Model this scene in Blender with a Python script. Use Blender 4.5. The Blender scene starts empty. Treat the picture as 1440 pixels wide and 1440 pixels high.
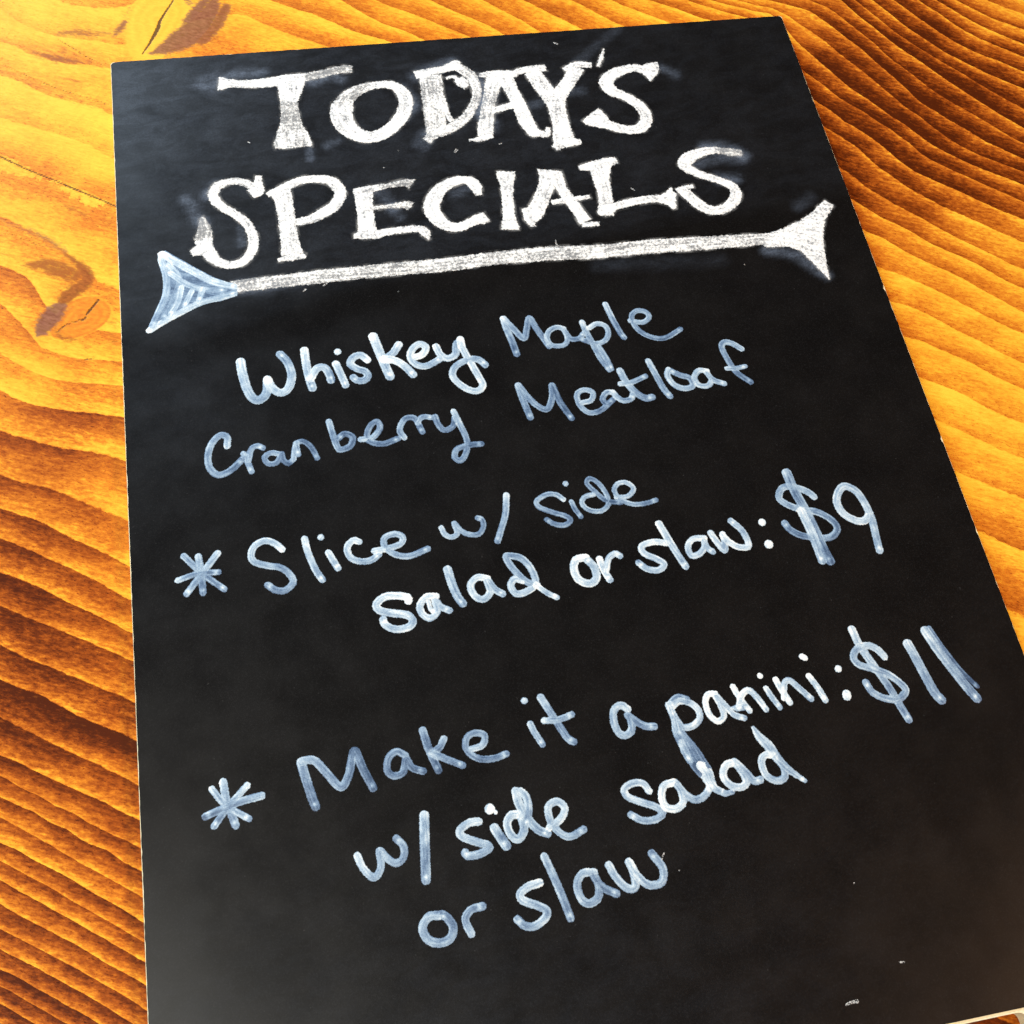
import bpy, bmesh, math, random
import numpy as np
from mathutils import Matrix, Vector

random.seed(4)
scene = bpy.context.scene
col = scene.collection

# ---------------------------------------------------------------- camera
# world: x runs along the sign's top edge, y up the sign, z out of the table; origin under the sign's top left corner
cam_data = bpy.data.cameras.new('camera')
cam_data.sensor_width = 36.0
cam_data.lens = 36.0 * 1500.0 / 1440.0
cam_data.clip_start = 0.01
cam_data.clip_end = 50.0
cam = bpy.data.objects.new('camera', cam_data)
col.objects.link(cam)
cam.matrix_world = Matrix(((0.98160448, 0.13077687, -0.13910447, 0.0712294),
                           (-0.17575337, 0.90356171, -0.39075182, -0.3404452),
                           (0.07458818, 0.40801182, 0.90992470, 0.31713908),
                           (0, 0, 0, 1)))
scene.camera = cam

# ---------------------------------------------------------------- light
scene.view_settings.view_transform = 'Standard'
scene.view_settings.look = 'None'
scene.view_settings.exposure = -0.15
scene.view_settings.gamma = 1.0
scene.view_settings.use_curve_mapping = False

world = bpy.data.worlds.new('World')
scene.world = world
world.use_nodes = True
wn = world.node_tree.nodes; wl = world.node_tree.links
wn.clear()
w_out = wn.new('ShaderNodeOutputWorld'); w_bg = wn.new('ShaderNodeBackground')
w_geo = wn.new('ShaderNodeTexCoord'); w_dot = wn.new('ShaderNodeVectorMath'); w_dot.operation = 'DOT_PRODUCT'
w_dot.inputs[1].default_value = (-0.75, 0.25, 0.0)      # daylight side of the room -> warm wooden side
w_ramp = wn.new('ShaderNodeValToRGB')
w_map = wn.new('ShaderNodeMapRange')
w_map.inputs['From Min'].default_value = -0.7; w_map.inputs['From Max'].default_value = 0.7
w_ramp.color_ramp.elements[0].color = (0.50, 0.26, 0.13, 1)
w_ramp.color_ramp.elements[1].color = (0.46, 0.52, 0.60, 1)
e = w_ramp.color_ramp.elements.new(0.5); e.color = (0.42, 0.42, 0.40, 1)
wl.new(w_geo.outputs['Generated'], w_dot.inputs[0]); wl.new(w_dot.outputs['Value'], w_map.inputs['Value'])
wl.new(w_map.outputs['Result'], w_ramp.inputs['Fac']); wl.new(w_ramp.outputs['Color'], w_bg.inputs['Color'])
w_bg.inputs['Strength'].default_value = 0.17
wl.new(w_bg.outputs['Background'], w_out.inputs['Surface'])

def area(name, loc, target, sx, sy, power, color):
    d = bpy.data.lights.new(name, 'AREA'); d.shape = 'RECTANGLE'; d.size = sx; d.size_y = sy
    d.energy = power; d.color = color
    o = bpy.data.objects.new(name, d); col.objects.link(o)
    o.location = loc
    o.rotation_euler = (Vector(target) - Vector(loc)).to_track_quat('-Z', 'Y').to_euler()
    return o
area('window_light', (-0.95, 1.80, 1.02), (0.02, 0.0, 0), 0.70, 0.70, 84.0, (0.66, 0.83, 1.0))
area('ceiling_lamp', (-0.84, -0.62, 1.9), (0.1, -0.2, 0), 0.9, 0.7, 44.0, (1.0, 0.98, 0.88))
area('warm_fill', (1.75, -0.95, 1.8), (0.15, -0.15, 0), 0.5, 0.5, 27.0, (1.0, 0.54, 0.28))  # added unseen light, stands in for warm reflections of the room

# ---------------------------------------------------------------- measurements
# handwriting, measured on the board in millimetres from its top left corner: word, medium, whiteness, letters > strokes (x, y, width ...), thickness, filled
WRITING = [
 ("TODAY'S",'chalk',1,[('letter_t',[([39.6,-14.9,6.8,41.1,-15.1,5.1,44.1,-15.2,4,48,-16,3.7,57.4,-16.3,4.7,64.2,-15.4,4.8,71,-14.9,4.1],1,0),([70.3,-15,4.1,77.8,-14,3.8,83.5,-12.7,3.6,87.6,-12.2,4,90.2,-12.6,3.2],0.55,0),([66.1,-15.8,11.7,65.9,-20.3,9.2,64.8,-26.5,6.6],1,0),([64.9,-26.5,6.5,64.7,-32.7,6.7,64.5,-38.9,8.2,64.4,-43.2,11.3],0.72,0),([64.5,-41.5,10.5,64.4,-45.4,12.6,64.4,-47.5,13.9,64.4,-49.1,12.7],0.85,0)]),('letter_o',[([97.5,-21.7,3.5,91.8,-23.3,4.7,86.7,-27.1,6.2,84.4,-31.2,7.7],0.75,0),([84.7,-30.5,8.3,83.7,-34.7,8.6,84.4,-40.1,7.9,87.9,-45,6.4,92.9,-47.3,5.5,98.5,-45.8,5.2,103.9,-41.4,5.2,107.7,-35.4,5.6,108.8,-29.4,5.6,106.8,-24.1,4.4,102.9,-21.8,3.8,97.5,-21.7,3.5],1,0)]),('letter_d',[([118,-18.3,5,117.5,-31,4.7,116.4,-48,4.3],0.8,0),([122.2,-18.8,4.5,121.3,-31.4,4.3,120.1,-46.9,4.2],0.75,0),([122.9,-29.7,2.1,123.8,-39.8,2,124.9,-42.6,2],1,0),([114.4,-18,3.8,120.3,-16.8,3.4,126,-16,3.4,130.8,-14.5,5,131.8,-15,4],1,0),([131.1,-15.2,4,135.3,-19.9,4.4,136.8,-25.6,4,136.4,-31.1,3.6,134,-36.3,3.5,130.4,-41.4,3.9,125.7,-44.9,4.3,121.2,-47.3,3.8,116.9,-48.8,3.8,114,-51.3,3.4],0.85,0),([130.7,-21.8,4,131.8,-23.7,4.8,133.2,-26,2.9],0.9,0),([126,-20.8,1.4,128.9,-20.2,1.4,131.2,-23.2,1.4],1,0)]),('letter_a',[([139.3,-20.5,1.8,142.2,-20.7,3.2,146.4,-21.2,5.3,152,-21.3,3.7,154.1,-21.4,1.6],1,0),([145.1,-22.2,6.8,143.2,-27.2,6.1],1,0),([143.4,-26.3,6.1,141.4,-32.5,5.2,139.3,-38.7,5.2,137.8,-44.8,5.6],0.74,0),([137.9,-43.9,5.8,136.7,-49.1,6.2,135.9,-51.9,5.1],1,0),([130.1,-52.7,1.2,134.1,-52.6,2.3,139,-51.7,1.7],1,0),([148.9,-22.6,6.8,150.4,-29.7,5.3,152,-37.3,5.5,153.2,-45.5,6,154.9,-51.1,4.8,156.4,-52.7,3.1],1,0),([153.7,-50.5,3.9,156.9,-52.2,3.4,160,-53,2.5,161,-49.9,1.7],1,0),([141.9,-38.8,3,146.2,-38,3.2,151,-36.7,3.2],1,0)]),('letter_y',[([152.7,-20.7,2.6,158.1,-19.5,3.4,165.8,-19.3,3.1],1,0),([160.3,-20.9,6.8,162.3,-27.2,6.9,164.7,-33.5,7.2,166.1,-38.7,6.8],1,0),([173.2,-21,2.5,178.3,-18.9,3.3,184.4,-19.6,2.8],1,0),([178.4,-20.4,5.9,174.3,-26.6,5.7,169.5,-32.6,6.1,166.8,-37,6.4],1,0),([166.7,-36,7.2,166.3,-42.4,6.7,166.3,-49.6,6.7,165.9,-57.1,8.4],1,0),([161.9,-57.6,3.1,163.3,-58.3,4.8,166.9,-57.7,4.5,172.1,-58.1,2.6],1,0),([163.2,-53.7,2.3,162.8,-60.8,1.5],1,0)]),('apostrophe',[([191.2,-11.8,0.5,189.4,-15.7,1.7,187.2,-20.5,1.2],1,0)]),('letter_s',[([207.7,-25.1,4.6,204.3,-23.9,4.3,200.8,-22.8,3.8,195.5,-23.8,4.5,190.7,-26.3,5.1,188.4,-29.7,5.9,189.8,-33.9,5.2,194,-37,4,198.1,-41.1,4.4,200.2,-45.9,4.7,199.9,-50.4,4.6,196.7,-53.7,4.8,191.6,-54.1,3.9,186.4,-51.9,4.3,183.3,-49.8,4.6],1,0),([202.7,-22.9,0.1,207.2,-20.9,0.1,211.7,-20.7,0.1,211.2,-24.5,0.1,209,-28.1,0.1,206.2,-30.3,0.1,205,-27.5,0.1,203.2,-25.3,0.1],1,1),([175,-47.8,0.1,178.7,-44.8,0.1,182.4,-42.2,0.1,183.6,-43.7,0.1,185.3,-47.1,0.1,184.4,-53,0.1,180.1,-51.6,0.1,175.9,-49.9,0.1],1,1)])]),
 ('SPECIALS','chalk',1,[('letter_s',[([50.6,-61.4,2.2,50.2,-64.5,2.9,49.2,-67.7,6,47.3,-69.1,4.3],1,0),([48.6,-66.4,3.6,46.3,-64.5,3.3,43.2,-62.9,3,39.4,-62.8,3,35.8,-64.4,3.6,33.8,-67.6,3.7],0.85,0),([33.8,-67.4,3.6,34.6,-70.9,3.7,37.3,-74.4,3.2,41.4,-78.1,3.2,44.9,-82.5,3.5,46.3,-87.4,3.5,46.3,-92.1,3.5,44.4,-96.5,3.4,41.1,-99.2,3.1,36.8,-99.5,3.1,33,-96.9,3.8,30.1,-92.1,5.5,29.2,-87.7,6.1],1,0),([29.3,-87.8,6.1,29.9,-83.9,5.3,29.8,-80.4,3.2,29.3,-77.9,1.4],0.6,0),([25.1,-93.1,2.5,27.6,-92.1,4.5,29.5,-90.9,4.1],1,0)]),('letter_p',[([57.7,-69,7.5,58.4,-72.8,6.6,58.9,-79.4,6.1,58.9,-86.5,6,59.1,-92.9,6.4,59.3,-97.6,7.7],1,0),([54.5,-99.5,1.5,59,-98.9,2.8,63.7,-98.9,1.8],1,0),([53.2,-70.2,2.4,56.7,-68.7,3.2,62.1,-66.2,3.3],1,0),([60.7,-66.7,3.3,66,-65,3.3,71.2,-64.9,3.4,76.2,-66.4,4.1,78.7,-70.2,4.7,78.9,-73.5,4.3,76.2,-78.1,4.3,71.5,-81,4.3,66.8,-83.2,3.5,62.2,-83.6,2.8],1,0)]),('letter_e',[([87.5,-73.2,6.7,87,-79.3,6,86.9,-85.8,6,86.6,-92.2,6.8],1,0),([84,-72.3,2.2,87.9,-71.9,3.2,93.2,-71.4,2.9],1,0),([91.9,-71.7,2.9,96.6,-70.9,2.1,103.2,-70.3,3.2,105.2,-71.1,4.6],0.7,0),([90.1,-80.7,1.6,96.6,-80.4,2,101.8,-80.4,3.2,103.6,-81.3,4.3],0.75,0),([81.8,-92.2,1.8,85.5,-92,4.2,91.2,-92.6,3.4],1,0),([89.9,-92.3,3.3,93.8,-91.8,3.1,100.3,-91.4,2.7,105.7,-92,2.9,107.2,-93.8,3.6,108.1,-96.5,0.9],1,0)]),('letter_c',[([129.2,-78.8,2.5,128.8,-75.4,4.3,127.7,-72.9,4.6,124.9,-71.4,3.6,120.8,-71.8,4.2,115.8,-74.5,4.9,112.5,-79,6,111.2,-82.9,6.2,112,-87.3,5.8,115.2,-91.4,4.5,119.5,-92.7,3.7,124.4,-91,3.6,127.8,-89.9,4.5,129.5,-90.8,3.3,129.9,-91.6,1.4],1,0),([129,-87.5,1.9,128.9,-91.5,2.2],1,0)]),('letter_i',[([141,-69.4,6.9,140.7,-71.7,6.6,140.3,-75.5,4.9,139.6,-81.2,4.3,138.8,-87.8,4.4,138.4,-91.8,5.2,138.2,-94.9,6.5,138.1,-95.8,5.1],1,0)]),('letter_a',[([157.5,-70.6,8.9,156.7,-73.9,7.2,154.5,-78.7,5.8,151.5,-84.3,5.9,148.6,-88.9,6.8,146,-91.2,6.3],1,0),([144.9,-87.2,2.1,145.7,-91.8,3.6,146.6,-95.4,1.7],1,0),([159.6,-72.1,5,160.5,-79.4,4,162.7,-85.5,4.5,164.8,-91.6,4.6,166.2,-95.5,5.1],1,0),([165,-97,1.6,168.1,-96.9,2.2,170.9,-97.1,1.6],1,0),([155.8,-85.4,2.2,162.1,-85,2.2,170,-84.4,1.6],1,0)]),('letter_l',[([169,-70.5,2.1,174.8,-70.1,4.6,179.8,-69.2,4.6,183.8,-68.5,2.8],1,0),([176.9,-70.6,8.6,176.2,-76.9,6.1,176.2,-82.9,5.3,175.6,-88.7,5.7,174.7,-91.9,6.2,174.5,-93.5,3.7],1,0),([173.6,-91.8,4.9,178.7,-90,3.4,185.8,-88.7,3.3,192.8,-88.1,3.3,198,-88.4,3.5],1,0),([196.7,-86.6,0.1,199.2,-85.9,0.1,201.1,-84,0.1,202.1,-83.4,0.1,202.3,-85.8,0.1,203.4,-86.8,0.1,202.3,-89.2,0.1,201.4,-93.5,0.1,200.1,-93.7,0.1,198.5,-91.7,0.1,195.8,-90.2,0.1],1,1)]),('letter_s',[([233.3,-70.3,3.2,228.6,-69.1,3.6,223.2,-67.7,2.8],0.6,0),([223.9,-67.7,3,217.4,-68.3,4.1,212,-70.5,5.5,209.6,-73.7,5.1,212.3,-77.1,3.6,217.1,-80.2,3.4,222.1,-82.9,3.1,225.5,-85.9,3.8,226,-89.4,4.4,223.5,-93.3,4.4,218.6,-96.1,3.8,213.8,-95.6,4.2,209.9,-91.9,4.5,207.2,-87.4,4.6,205.3,-85.2,3.5],1,0),([203.8,-85.3,2.3,206.9,-84.5,2.3,210.2,-84,1.4],1,0)])]),
 ('arrow','chalk',1,[('shaft',[([38.1,-109.1,4.8,42.2,-108.8,5.1,55.6,-108.6,5.1,68,-108.3,5.5,95.5,-108.3,5.3,110.6,-108.6,5.6,131.3,-107.9,5.6,149.5,-108.2,6,170.4,-109.5,6,187.8,-109.6,6.1,207.9,-110.4,5.9,228.4,-111.2,5,233.8,-111.5,5.3],0.72,0)]),('arrow_tail',[([231.7,-109.3,0.1,239.2,-107.5,0.1,247.1,-104.5,0.1,252.2,-101.7,0.1,256.9,-98,0.1,259.6,-96.2,0.1,260.6,-97.6,0.1,262.3,-99.3,0.1,258.9,-102.9,0.1,256.7,-105.6,0.1,254,-111.9,0.1,252.4,-118.3,0.1,251.5,-124.7,0.1,250.3,-131.9,0.1,248.4,-128.3,0.1,245.8,-122.8,0.1,243.1,-118,0.1,239.5,-115.8,0.1,230.1,-114.8,0.1],0.95,1)])]),
 ('arrowhead','marker',0.84,[('arrow_point',[([13.3,-91.7,0.1,16.1,-90.8,0.1,20.7,-94.8,0.1,25.3,-98.8,0.1,31.7,-104.1,0.1,35.2,-106.1,0.1,39.8,-108.9,0.1,39.2,-112.9,0.1,33.4,-114.4,0.1,27.4,-114.8,0.1,22.5,-117.1,0.1,15.8,-120.6,0.1,9.8,-124.5,0.1,8.4,-123.3,0.1,11.3,-116.4,0.1,14.6,-108.8,0.1,14.7,-101.3,0.1,13.7,-95.9,0.1],0.36,1),([14.8,-92.1,2.4,20,-96.7,2.4,25.8,-101.5,2.4,31.5,-106,2.4,38.6,-108.9,2.4],1.2,0),([9.2,-123.4,2.1,17.1,-119,2.1,26.2,-114.6,2.1,32.3,-113.2,2.1,38.4,-111.7,2.1],1.2,0),([14.4,-94.5,2.3,15.8,-103,2.3,14.8,-111,2.2,10.5,-121.4,2.2],0.9,0),([17,-97.1,1.8,20.2,-104.2,1.7,17.4,-112.8,1.7,14.2,-119,1.7],0.9,0),([17.4,-100.9,1.7,22.5,-106,1.7,28.3,-109,1.7,34.9,-109.9,1.7],0.9,0),([20.7,-107.3,1.6,19.2,-113,1.6,16.6,-117.8,1.6],0.8,0),([24.1,-109.2,1.5,21.4,-114.8,1.4],0.9,0),([27.7,-108.9,1.6,26.3,-113.2,1.6],0.9,0)])]),
 ('Whiskey','marker',0.85,[('letter_w',[([38.3,-139.6,3.2,38.6,-144.6,3.2,39.7,-150.7,3.1,41.3,-154.2,3.1,43.4,-155,3.1,45.8,-152.6,3.1,46.5,-147.9,3.1],1,0),([46.5,-147.5,2.9,47.8,-151,2.9,50.2,-153.2,2.9,52.8,-152.1,2.9,54.5,-147.4,2.9,53.7,-142,2.9,51.5,-138.3,2.9],1,0)]),('letter_h',[([59.6,-137.8,2.9,59.7,-142.8,2.9,60.1,-148.2,2.9,60.8,-152.8,2.9],1,0),([60.7,-149,2.8,63,-145.5,2.8,65.6,-145.5,2.8,66.9,-148.3,2.8,67.2,-150.6,2.8],1,0)]),('letter_i',[([69.5,-144.5,2.7,70.9,-149.6,2.6,71.8,-153.1,2.6],1,0),([70.6,-139.8,2.5],1,0)]),('letter_s',[([80.1,-144.3,2.7,78.2,-142.2,2.7,75.6,-142.7,2.7,74.3,-145.1,2.7,76.3,-147.3,2.6,78.9,-148.8,2.6,79.5,-150.7,2.6,78,-152.1,2.6,75.8,-151.8,2.6,74.7,-150.5,2.6],1,0)]),('letter_k',[([83.2,-135.2,3.3,84.3,-140.6,3.3,85.3,-145.4,3.2,86.8,-151.7,3.2],1,0),([91.4,-139.6,2.8,89,-142.8,2.8,85.8,-144.7,2.8],1,0),([85.7,-144.8,2.8,89.5,-145.9,2.8,92.4,-148.6,2.8,94.6,-152,2.8],1,0)]),('letter_e',[([95.8,-145.4,2.5,98.9,-144.5,2.6,100.4,-141.9,2.6,98.5,-140.3,2.6,96,-141.8,2.6,94.6,-144.7,2.5,95.8,-147.9,2.5,98.9,-149.3,2.5,102.3,-148.2,2.5,104.5,-147,2.6],1,0)]),('letter_y',[([103.9,-142,2.6,104.8,-145.2,2.6,107.1,-147.2,2.6,110,-145.9,2.6,110.9,-142.1,2.6,112.5,-140.8,2.6],1,0),([112.6,-140.2,2.6,112.9,-144.3,2.6,114.7,-150,2.6,116.4,-155.6,2.5,117.3,-159.2,2.5,115.1,-161.2,2.5,111.7,-159.9,2.5,108.4,-156.1,2.5,107.9,-153,2.5,110,-150.2,2.5,114.2,-148.6,2.6,117.5,-149.1,2.6,119.4,-151.4,2.6],1,0)])]),
 ('Maple','marker',0.5,[('letter_m',[([128.8,-133.7,2.5,129.2,-137.9,2.5,130.2,-143.4,2.5,130.9,-148.5,2.5],1,0),([128.9,-133.6,2.3,131.2,-137.6,2.3,134.4,-142.6,2.3,136.2,-138.8,2.3,137.9,-134.6,2.3,139.6,-139.3,2.3,141.3,-143.6,2.3,142.6,-146.9,2.3],1,0)]),('letter_a',[([149,-140.5,2,146.7,-139.6,2,143.9,-140.7,2,142.6,-143.2,2,143.3,-146.3,1.9,146.2,-147.3,1.9,148.8,-146.4,1.9,149.6,-143.5,2,148.8,-140.6,2,150,-143.6,2,151.2,-145.2,2,153.8,-145,2,155.7,-143.1,2],1,0)]),('letter_p',[([156,-138.7,2.2,156.6,-142.6,2.2,158,-148.2,2.2,159.5,-154.2,2.2,161.5,-158.9,2.1],1,0),([158.1,-141.3,2,161,-139.9,2,163.8,-141.2,2,164.3,-144.2,2,162.6,-147,2,159.3,-147.9,2,155.6,-146.2,2,154,-145,2],1,0),([159.8,-149.3,2,161.5,-154.5,1.9,162.3,-158.7,1.9],1,0)]),('letter_l',[([165.8,-132.3,2.2,167,-138.6,2.2,168.4,-144.2,2.2,169.4,-146.7,2.2],1,0)]),('letter_e',[([173.1,-140.2,2,177.3,-141.4,2,180.1,-139.6,2,179.3,-137.2,2,176.4,-136.4,2,174.1,-138.2,2,174.1,-141.9,2,176.3,-145.8,2,180.4,-148.4,2,184.5,-148.6,2,190.1,-145.9,2],1,0)])]),
 ('Cranberry','marker',0.42,[('letter_c',[([31.7,-170.7,2.3,31.9,-167.6,2.3,29.9,-166.5,2.3,27.1,-168.9,2.3,25.5,-173.3,2.3,25.8,-177.9,2.3,28.3,-180.7,2.3,31.7,-179.9,2.3,34.9,-177.3,2.3,35.9,-176.3,2.3],1,0)]),('letter_r',[([36.6,-174.2,2,37.7,-177.3,2,38.6,-180.9,2],1,0),([38.1,-176.6,2,39.2,-172.9,2,41.3,-172,2,42.9,-173,2],1,0)]),('letter_a',[([47.4,-175.7,1.9,45.1,-175.1,1.9,43.1,-176.5,1.9,44.1,-178.8,1.9,46.8,-178.8,1.9,48.6,-175.9,1.9,48.9,-178.1,1.9,50.5,-179.7,1.9,52.3,-178.2,1.9],1,0)]),('letter_n',[([52.2,-178.2,1.9,53.4,-173.3,1.9,55.6,-172.3,1.9,58.1,-174.7,1.9,59.7,-179,1.9],1,0),([53.5,-172.7,1.9,53.8,-176.9,1.9],1,0)]),('letter_b',[([64.8,-166.2,2.2,65.4,-170.2,2.2,66.3,-175.1,2.2,67.4,-177,2.2,70.6,-176.1,2.2,71.8,-173.1,2.2,69.4,-171.4,2.2,67.2,-172.8,2.2],1,0)]),('letter_e',[([74.3,-174.2,2.1,78.2,-174,2.1,81,-170.8,2.1,80.3,-168.3,2.1,78,-169.6,2.1,76.5,-172.9,2.1,77.3,-175.4,2.1,81.3,-176.8,2.1,86.3,-175.5,2.1],1,0)]),('letter_r',[([88.4,-175.4,2.1,87.3,-172.4,2.1,89.4,-168.7,2.1,92.2,-168.4,2.1,93.4,-170.1,2.1,94.6,-174.1,2.1],1,0)]),('letter_r',[([93.5,-170.5,1.9,95.4,-168.6,2,98.8,-169.3,2],1,0)]),('letter_y',[([99.6,-169.1,2.1,100.2,-172.2,2.1,101.9,-174.5,2.1,104.9,-173.4,2.1,106,-170.2,2.1],1,0),([105.9,-167.9,2.1,107.4,-173.6,2.1,108.6,-179.4,2.1,107.5,-184,2.1,105.4,-186.3,2.1,103.7,-184.9,2.1,105,-182,2.1,109.4,-181.1,2.1,113.1,-181.2,2.1],1,0)])]),
 ('Meatloaf','marker',0.48,[('letter_m',[([129.1,-160.9,2.4,129.8,-166.7,2.4,131,-173.6,2.4],1,0),([129.3,-160.9,2.3,131.8,-166.2,2.3,134.8,-170.2,2.2,137.5,-171.1,2.2,139.9,-166.6,2.3,140.6,-162.4,2.3,142,-169,2.3,144.7,-175.8,2.2],1,0)]),('letter_e',[([148.3,-170.5,2,152.6,-169.9,2,153.8,-167,2,151.2,-165.6,2,148.4,-167,2,148.5,-171.3,2,151,-174.5,2,154.8,-174.3,2,158.5,-172,2],1,0)]),('letter_a',[([160.7,-167.8,2.1,158.5,-167.7,2.1,156.7,-169.9,2.1,157.8,-172,2.1,160.2,-170.6,2.1],1,0),([160.7,-167.8,2.1,162.1,-170.3,2.1,163.7,-171.6,2.1,166.3,-171.2,2.1,167.4,-169.6,2.2],1,0)]),('letter_t',[([165,-159.8,2.6,166.4,-165.1,2.6,168.7,-169.2,2.6,171.4,-171.6,2.6,173.7,-171.5,2.6],1,0),([164,-164.9,2,167.8,-164.9,2,173.4,-163.1,2],1,0)]),('letter_l',[([175.7,-157.3,2.3,177.2,-163.6,2.3,178.5,-168.9,2.3,180,-172,2.3],1,0)]),('letter_o',[([181.9,-161.6,2.2,181,-164.1,2.2,182.7,-168,2.2,186.1,-169.7,2.2,189,-168.8,2.2,188.4,-165.8,2.2,185.5,-164.3,2.2,182.5,-162.1,2.2],1,0)]),('letter_a',[([195.2,-163.9,2.1,192.3,-163.4,2.1,190.3,-165.7,2.1,190.9,-168.9,2,194,-169.7,2,195.9,-167.5,2.1,194.8,-164.1,2.1,196.5,-167.6,2.1,200,-169.6,2.1],1,0)]),('letter_f',[([209.8,-156.7,2.2,206.8,-154,2.3,204.1,-153.3,2.3,202.9,-155.4,2.2,203.7,-160.4,2.2,205.6,-165.9,2.2,209.4,-170.2,2.2],1,0),([202.5,-163.8,1.8,206.1,-164.1,1.8,209.2,-163.8,1.8],1,0)])]),
 ('asterisk','marker',0.55,[('asterisk',[([16.1,-207,2.1,21.2,-213.5,2,27.4,-219.6,2],1,0),([26.2,-207.6,2.2,21.2,-213.5,2.2,16.3,-219.4,2.1],1,0),([20.4,-207.8,2.2,20.9,-213.5,2.2,21.1,-219.8,2.1],1,0),([13.9,-214.7,1.9,20,-213.4,1.9,26.1,-213.8,1.9],1,0)])]),
 ('Slice','marker',0.68,[('letter_s',[([45.7,-209.1,2.2,43.8,-206.9,2.2,41,-205.5,2.2,38,-206.4,2.2,36.3,-209,2.2,36.9,-211.9,2.2,40.9,-213.9,2.2,44.9,-215.2,2.2,47.5,-218.1,2.2,48,-220.7,2.2,45.3,-222.7,2.2,42.5,-222.1,2.2,40.4,-220.2,2.2],1,0)]),('letter_l',[([52.9,-206.6,2.2,53.5,-211.3,2.2,55.2,-217.4,2.2,56.9,-220.9,2.2],1,0)]),('letter_i',[([59.7,-212.3,2.2,60.8,-215,2.2,62,-217.8,2.2],1,0),([57.9,-206.8,2.1],1,0)]),('letter_c',[([69.4,-210,2.2,67.7,-209.3,2.2,65.6,-211.4,2.2,66.2,-214.8,2.2,69,-216.6,2.2,72.5,-216.7,2.2,75,-215.1,2.2],1,0)]),('letter_e',[([73.8,-213.8,2.1,77.7,-213.6,2.1,82.1,-212.6,2.1,83.1,-210.4,2.1,80.8,-209,2.1,77.5,-209.9,2.1,77.2,-212.8,2.1,79.9,-215.8,2.1,83.9,-217.1,2.1,87.7,-216.3,2.1,90.3,-215.5,2.1],1,0)])]),
 ('w/','marker',0.5,[('letter_w',[([95.6,-209,1.8,96.4,-211.5,1.8,98.4,-212.7,1.8,100.3,-211.6,1.8,99.9,-208.1,1.8,101.4,-210.7,1.8,103.8,-212.5,1.8,107,-212.9,1.8,108.9,-210.5,1.8,108.8,-208.1,1.8,107.5,-207.3,1.8],1,0)]),('slash',[([118,-200.8,2.2,116.7,-206.9,2.1,114.8,-211.3,2.1,112.5,-216.1,2.1],1,0)])]),
 ('side','marker',0.5,[('letter_s',[([136.1,-204.9,1.8,134,-202.8,1.8,130.8,-202.4,1.8,127.4,-204.2,1.8,127.8,-206.4,1.8,131.7,-208.8,1.8,135.8,-210.8,1.8,136.9,-212.5,1.8,134.6,-213.8,1.8,131.5,-212.9,1.8,129.4,-211.1,1.8],1,0)]),('letter_i',[([138.5,-206,1.7,139.2,-208.9,1.7,140.5,-211.7,1.7],1,0),([137.9,-199.4,2],1,0)]),('letter_d',[([146.3,-204.5,1.7,143.1,-205,1.7,141.8,-207.2,1.7,143.8,-209.8,1.7,147.5,-210.6,1.7,150.2,-208.7,1.7,150.4,-205.1,1.7,148.5,-200.6,1.7,146.1,-198.7,1.7,144.9,-200.4,1.7,147.2,-204,1.7,149.9,-207.2,1.7,154.4,-208.7,1.7],1,0)]),('letter_e',[([153.4,-206.6,1.7,157.3,-206.7,1.7,159.7,-204.3,1.7,157.9,-201.9,1.7,155,-201.8,1.7,153.3,-204,1.7,154.4,-207.2,1.7,157.8,-209.6,1.7,161.7,-210.1,1.7,166.1,-209.4,1.7],1,0)])]),
 ('salad','marker',0.85,[('letter_s',[([82,-231.7,2.5,81.9,-230.5,2.5,79.2,-229.6,2.5,75.2,-229.3,2.5,72.3,-231.2,2.5,72.9,-233.4,2.5,76.7,-234.9,2.5,81.1,-236.2,2.5,82.4,-238.5,2.4,80.6,-240.1,2.4,76.6,-240,2.4,74,-238.1,2.4,73.6,-236.5,2.4],1,0)]),('letter_a',[([90.5,-231.5,2.3,87.6,-231.3,2.3,85.2,-233.8,2.2,85.7,-236.6,2.2,87.8,-238.2,2.2,90.2,-236.3,2.2,90,-232.6,2.2,91.4,-235,2.2,93.9,-236.6,2.2],1,0),([88,-232.9,1.4,88.3,-235.4,1.4,89.4,-236.8,1.4],1,0)]),('letter_l',[([95.4,-223.3,2.8,96,-228,2.8,97.1,-232.5,2.7,98.3,-235,2.7],1,0)]),('letter_a',[([107.2,-228.1,2.3,104.1,-227.3,2.3,101.6,-229.7,2.3,102.5,-233.3,2.3,104.9,-234.6,2.3,107.3,-232.5,2.3,106.9,-228.3,2.3,108.7,-231.7,2.3,111,-233.8,2.3],1,0)]),('letter_d',[([118.4,-230.6,2.3,115.6,-229.5,2.3,114,-231.6,2.3,115.3,-234.4,2.3,118.9,-234,2.3,121.8,-231.8,2.3,121.4,-227.3,2.3,119.1,-223.2,2.3,115.8,-221.7,2.3,114.2,-221.9,2.3,115.6,-225.9,2.3,118.9,-230.8,2.3,122.2,-232.5,2.3],1,0),([121.9,-232.5,1.8,124.6,-235.4,1.8,127.5,-237.5,1.8],1,0)])]),
 ('or','marker',0.9,[('letter_o',[([139.2,-225.8,2.6,136.1,-226,2.6,134.7,-228.7,2.6,135.4,-232.6,2.6,138.6,-234.5,2.6,141.2,-232.9,2.6,141,-229,2.6,139.2,-226.2,2.6],1,0)]),('letter_r',[([143.4,-226.9,2.3,144,-230.7,2.3,145.2,-234.2,2.3],1,0),([144.8,-230.8,2.1,146.3,-227.2,2.1,148.7,-225.8,2.1,150.1,-226.8,2.1],1,0)])]),
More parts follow.
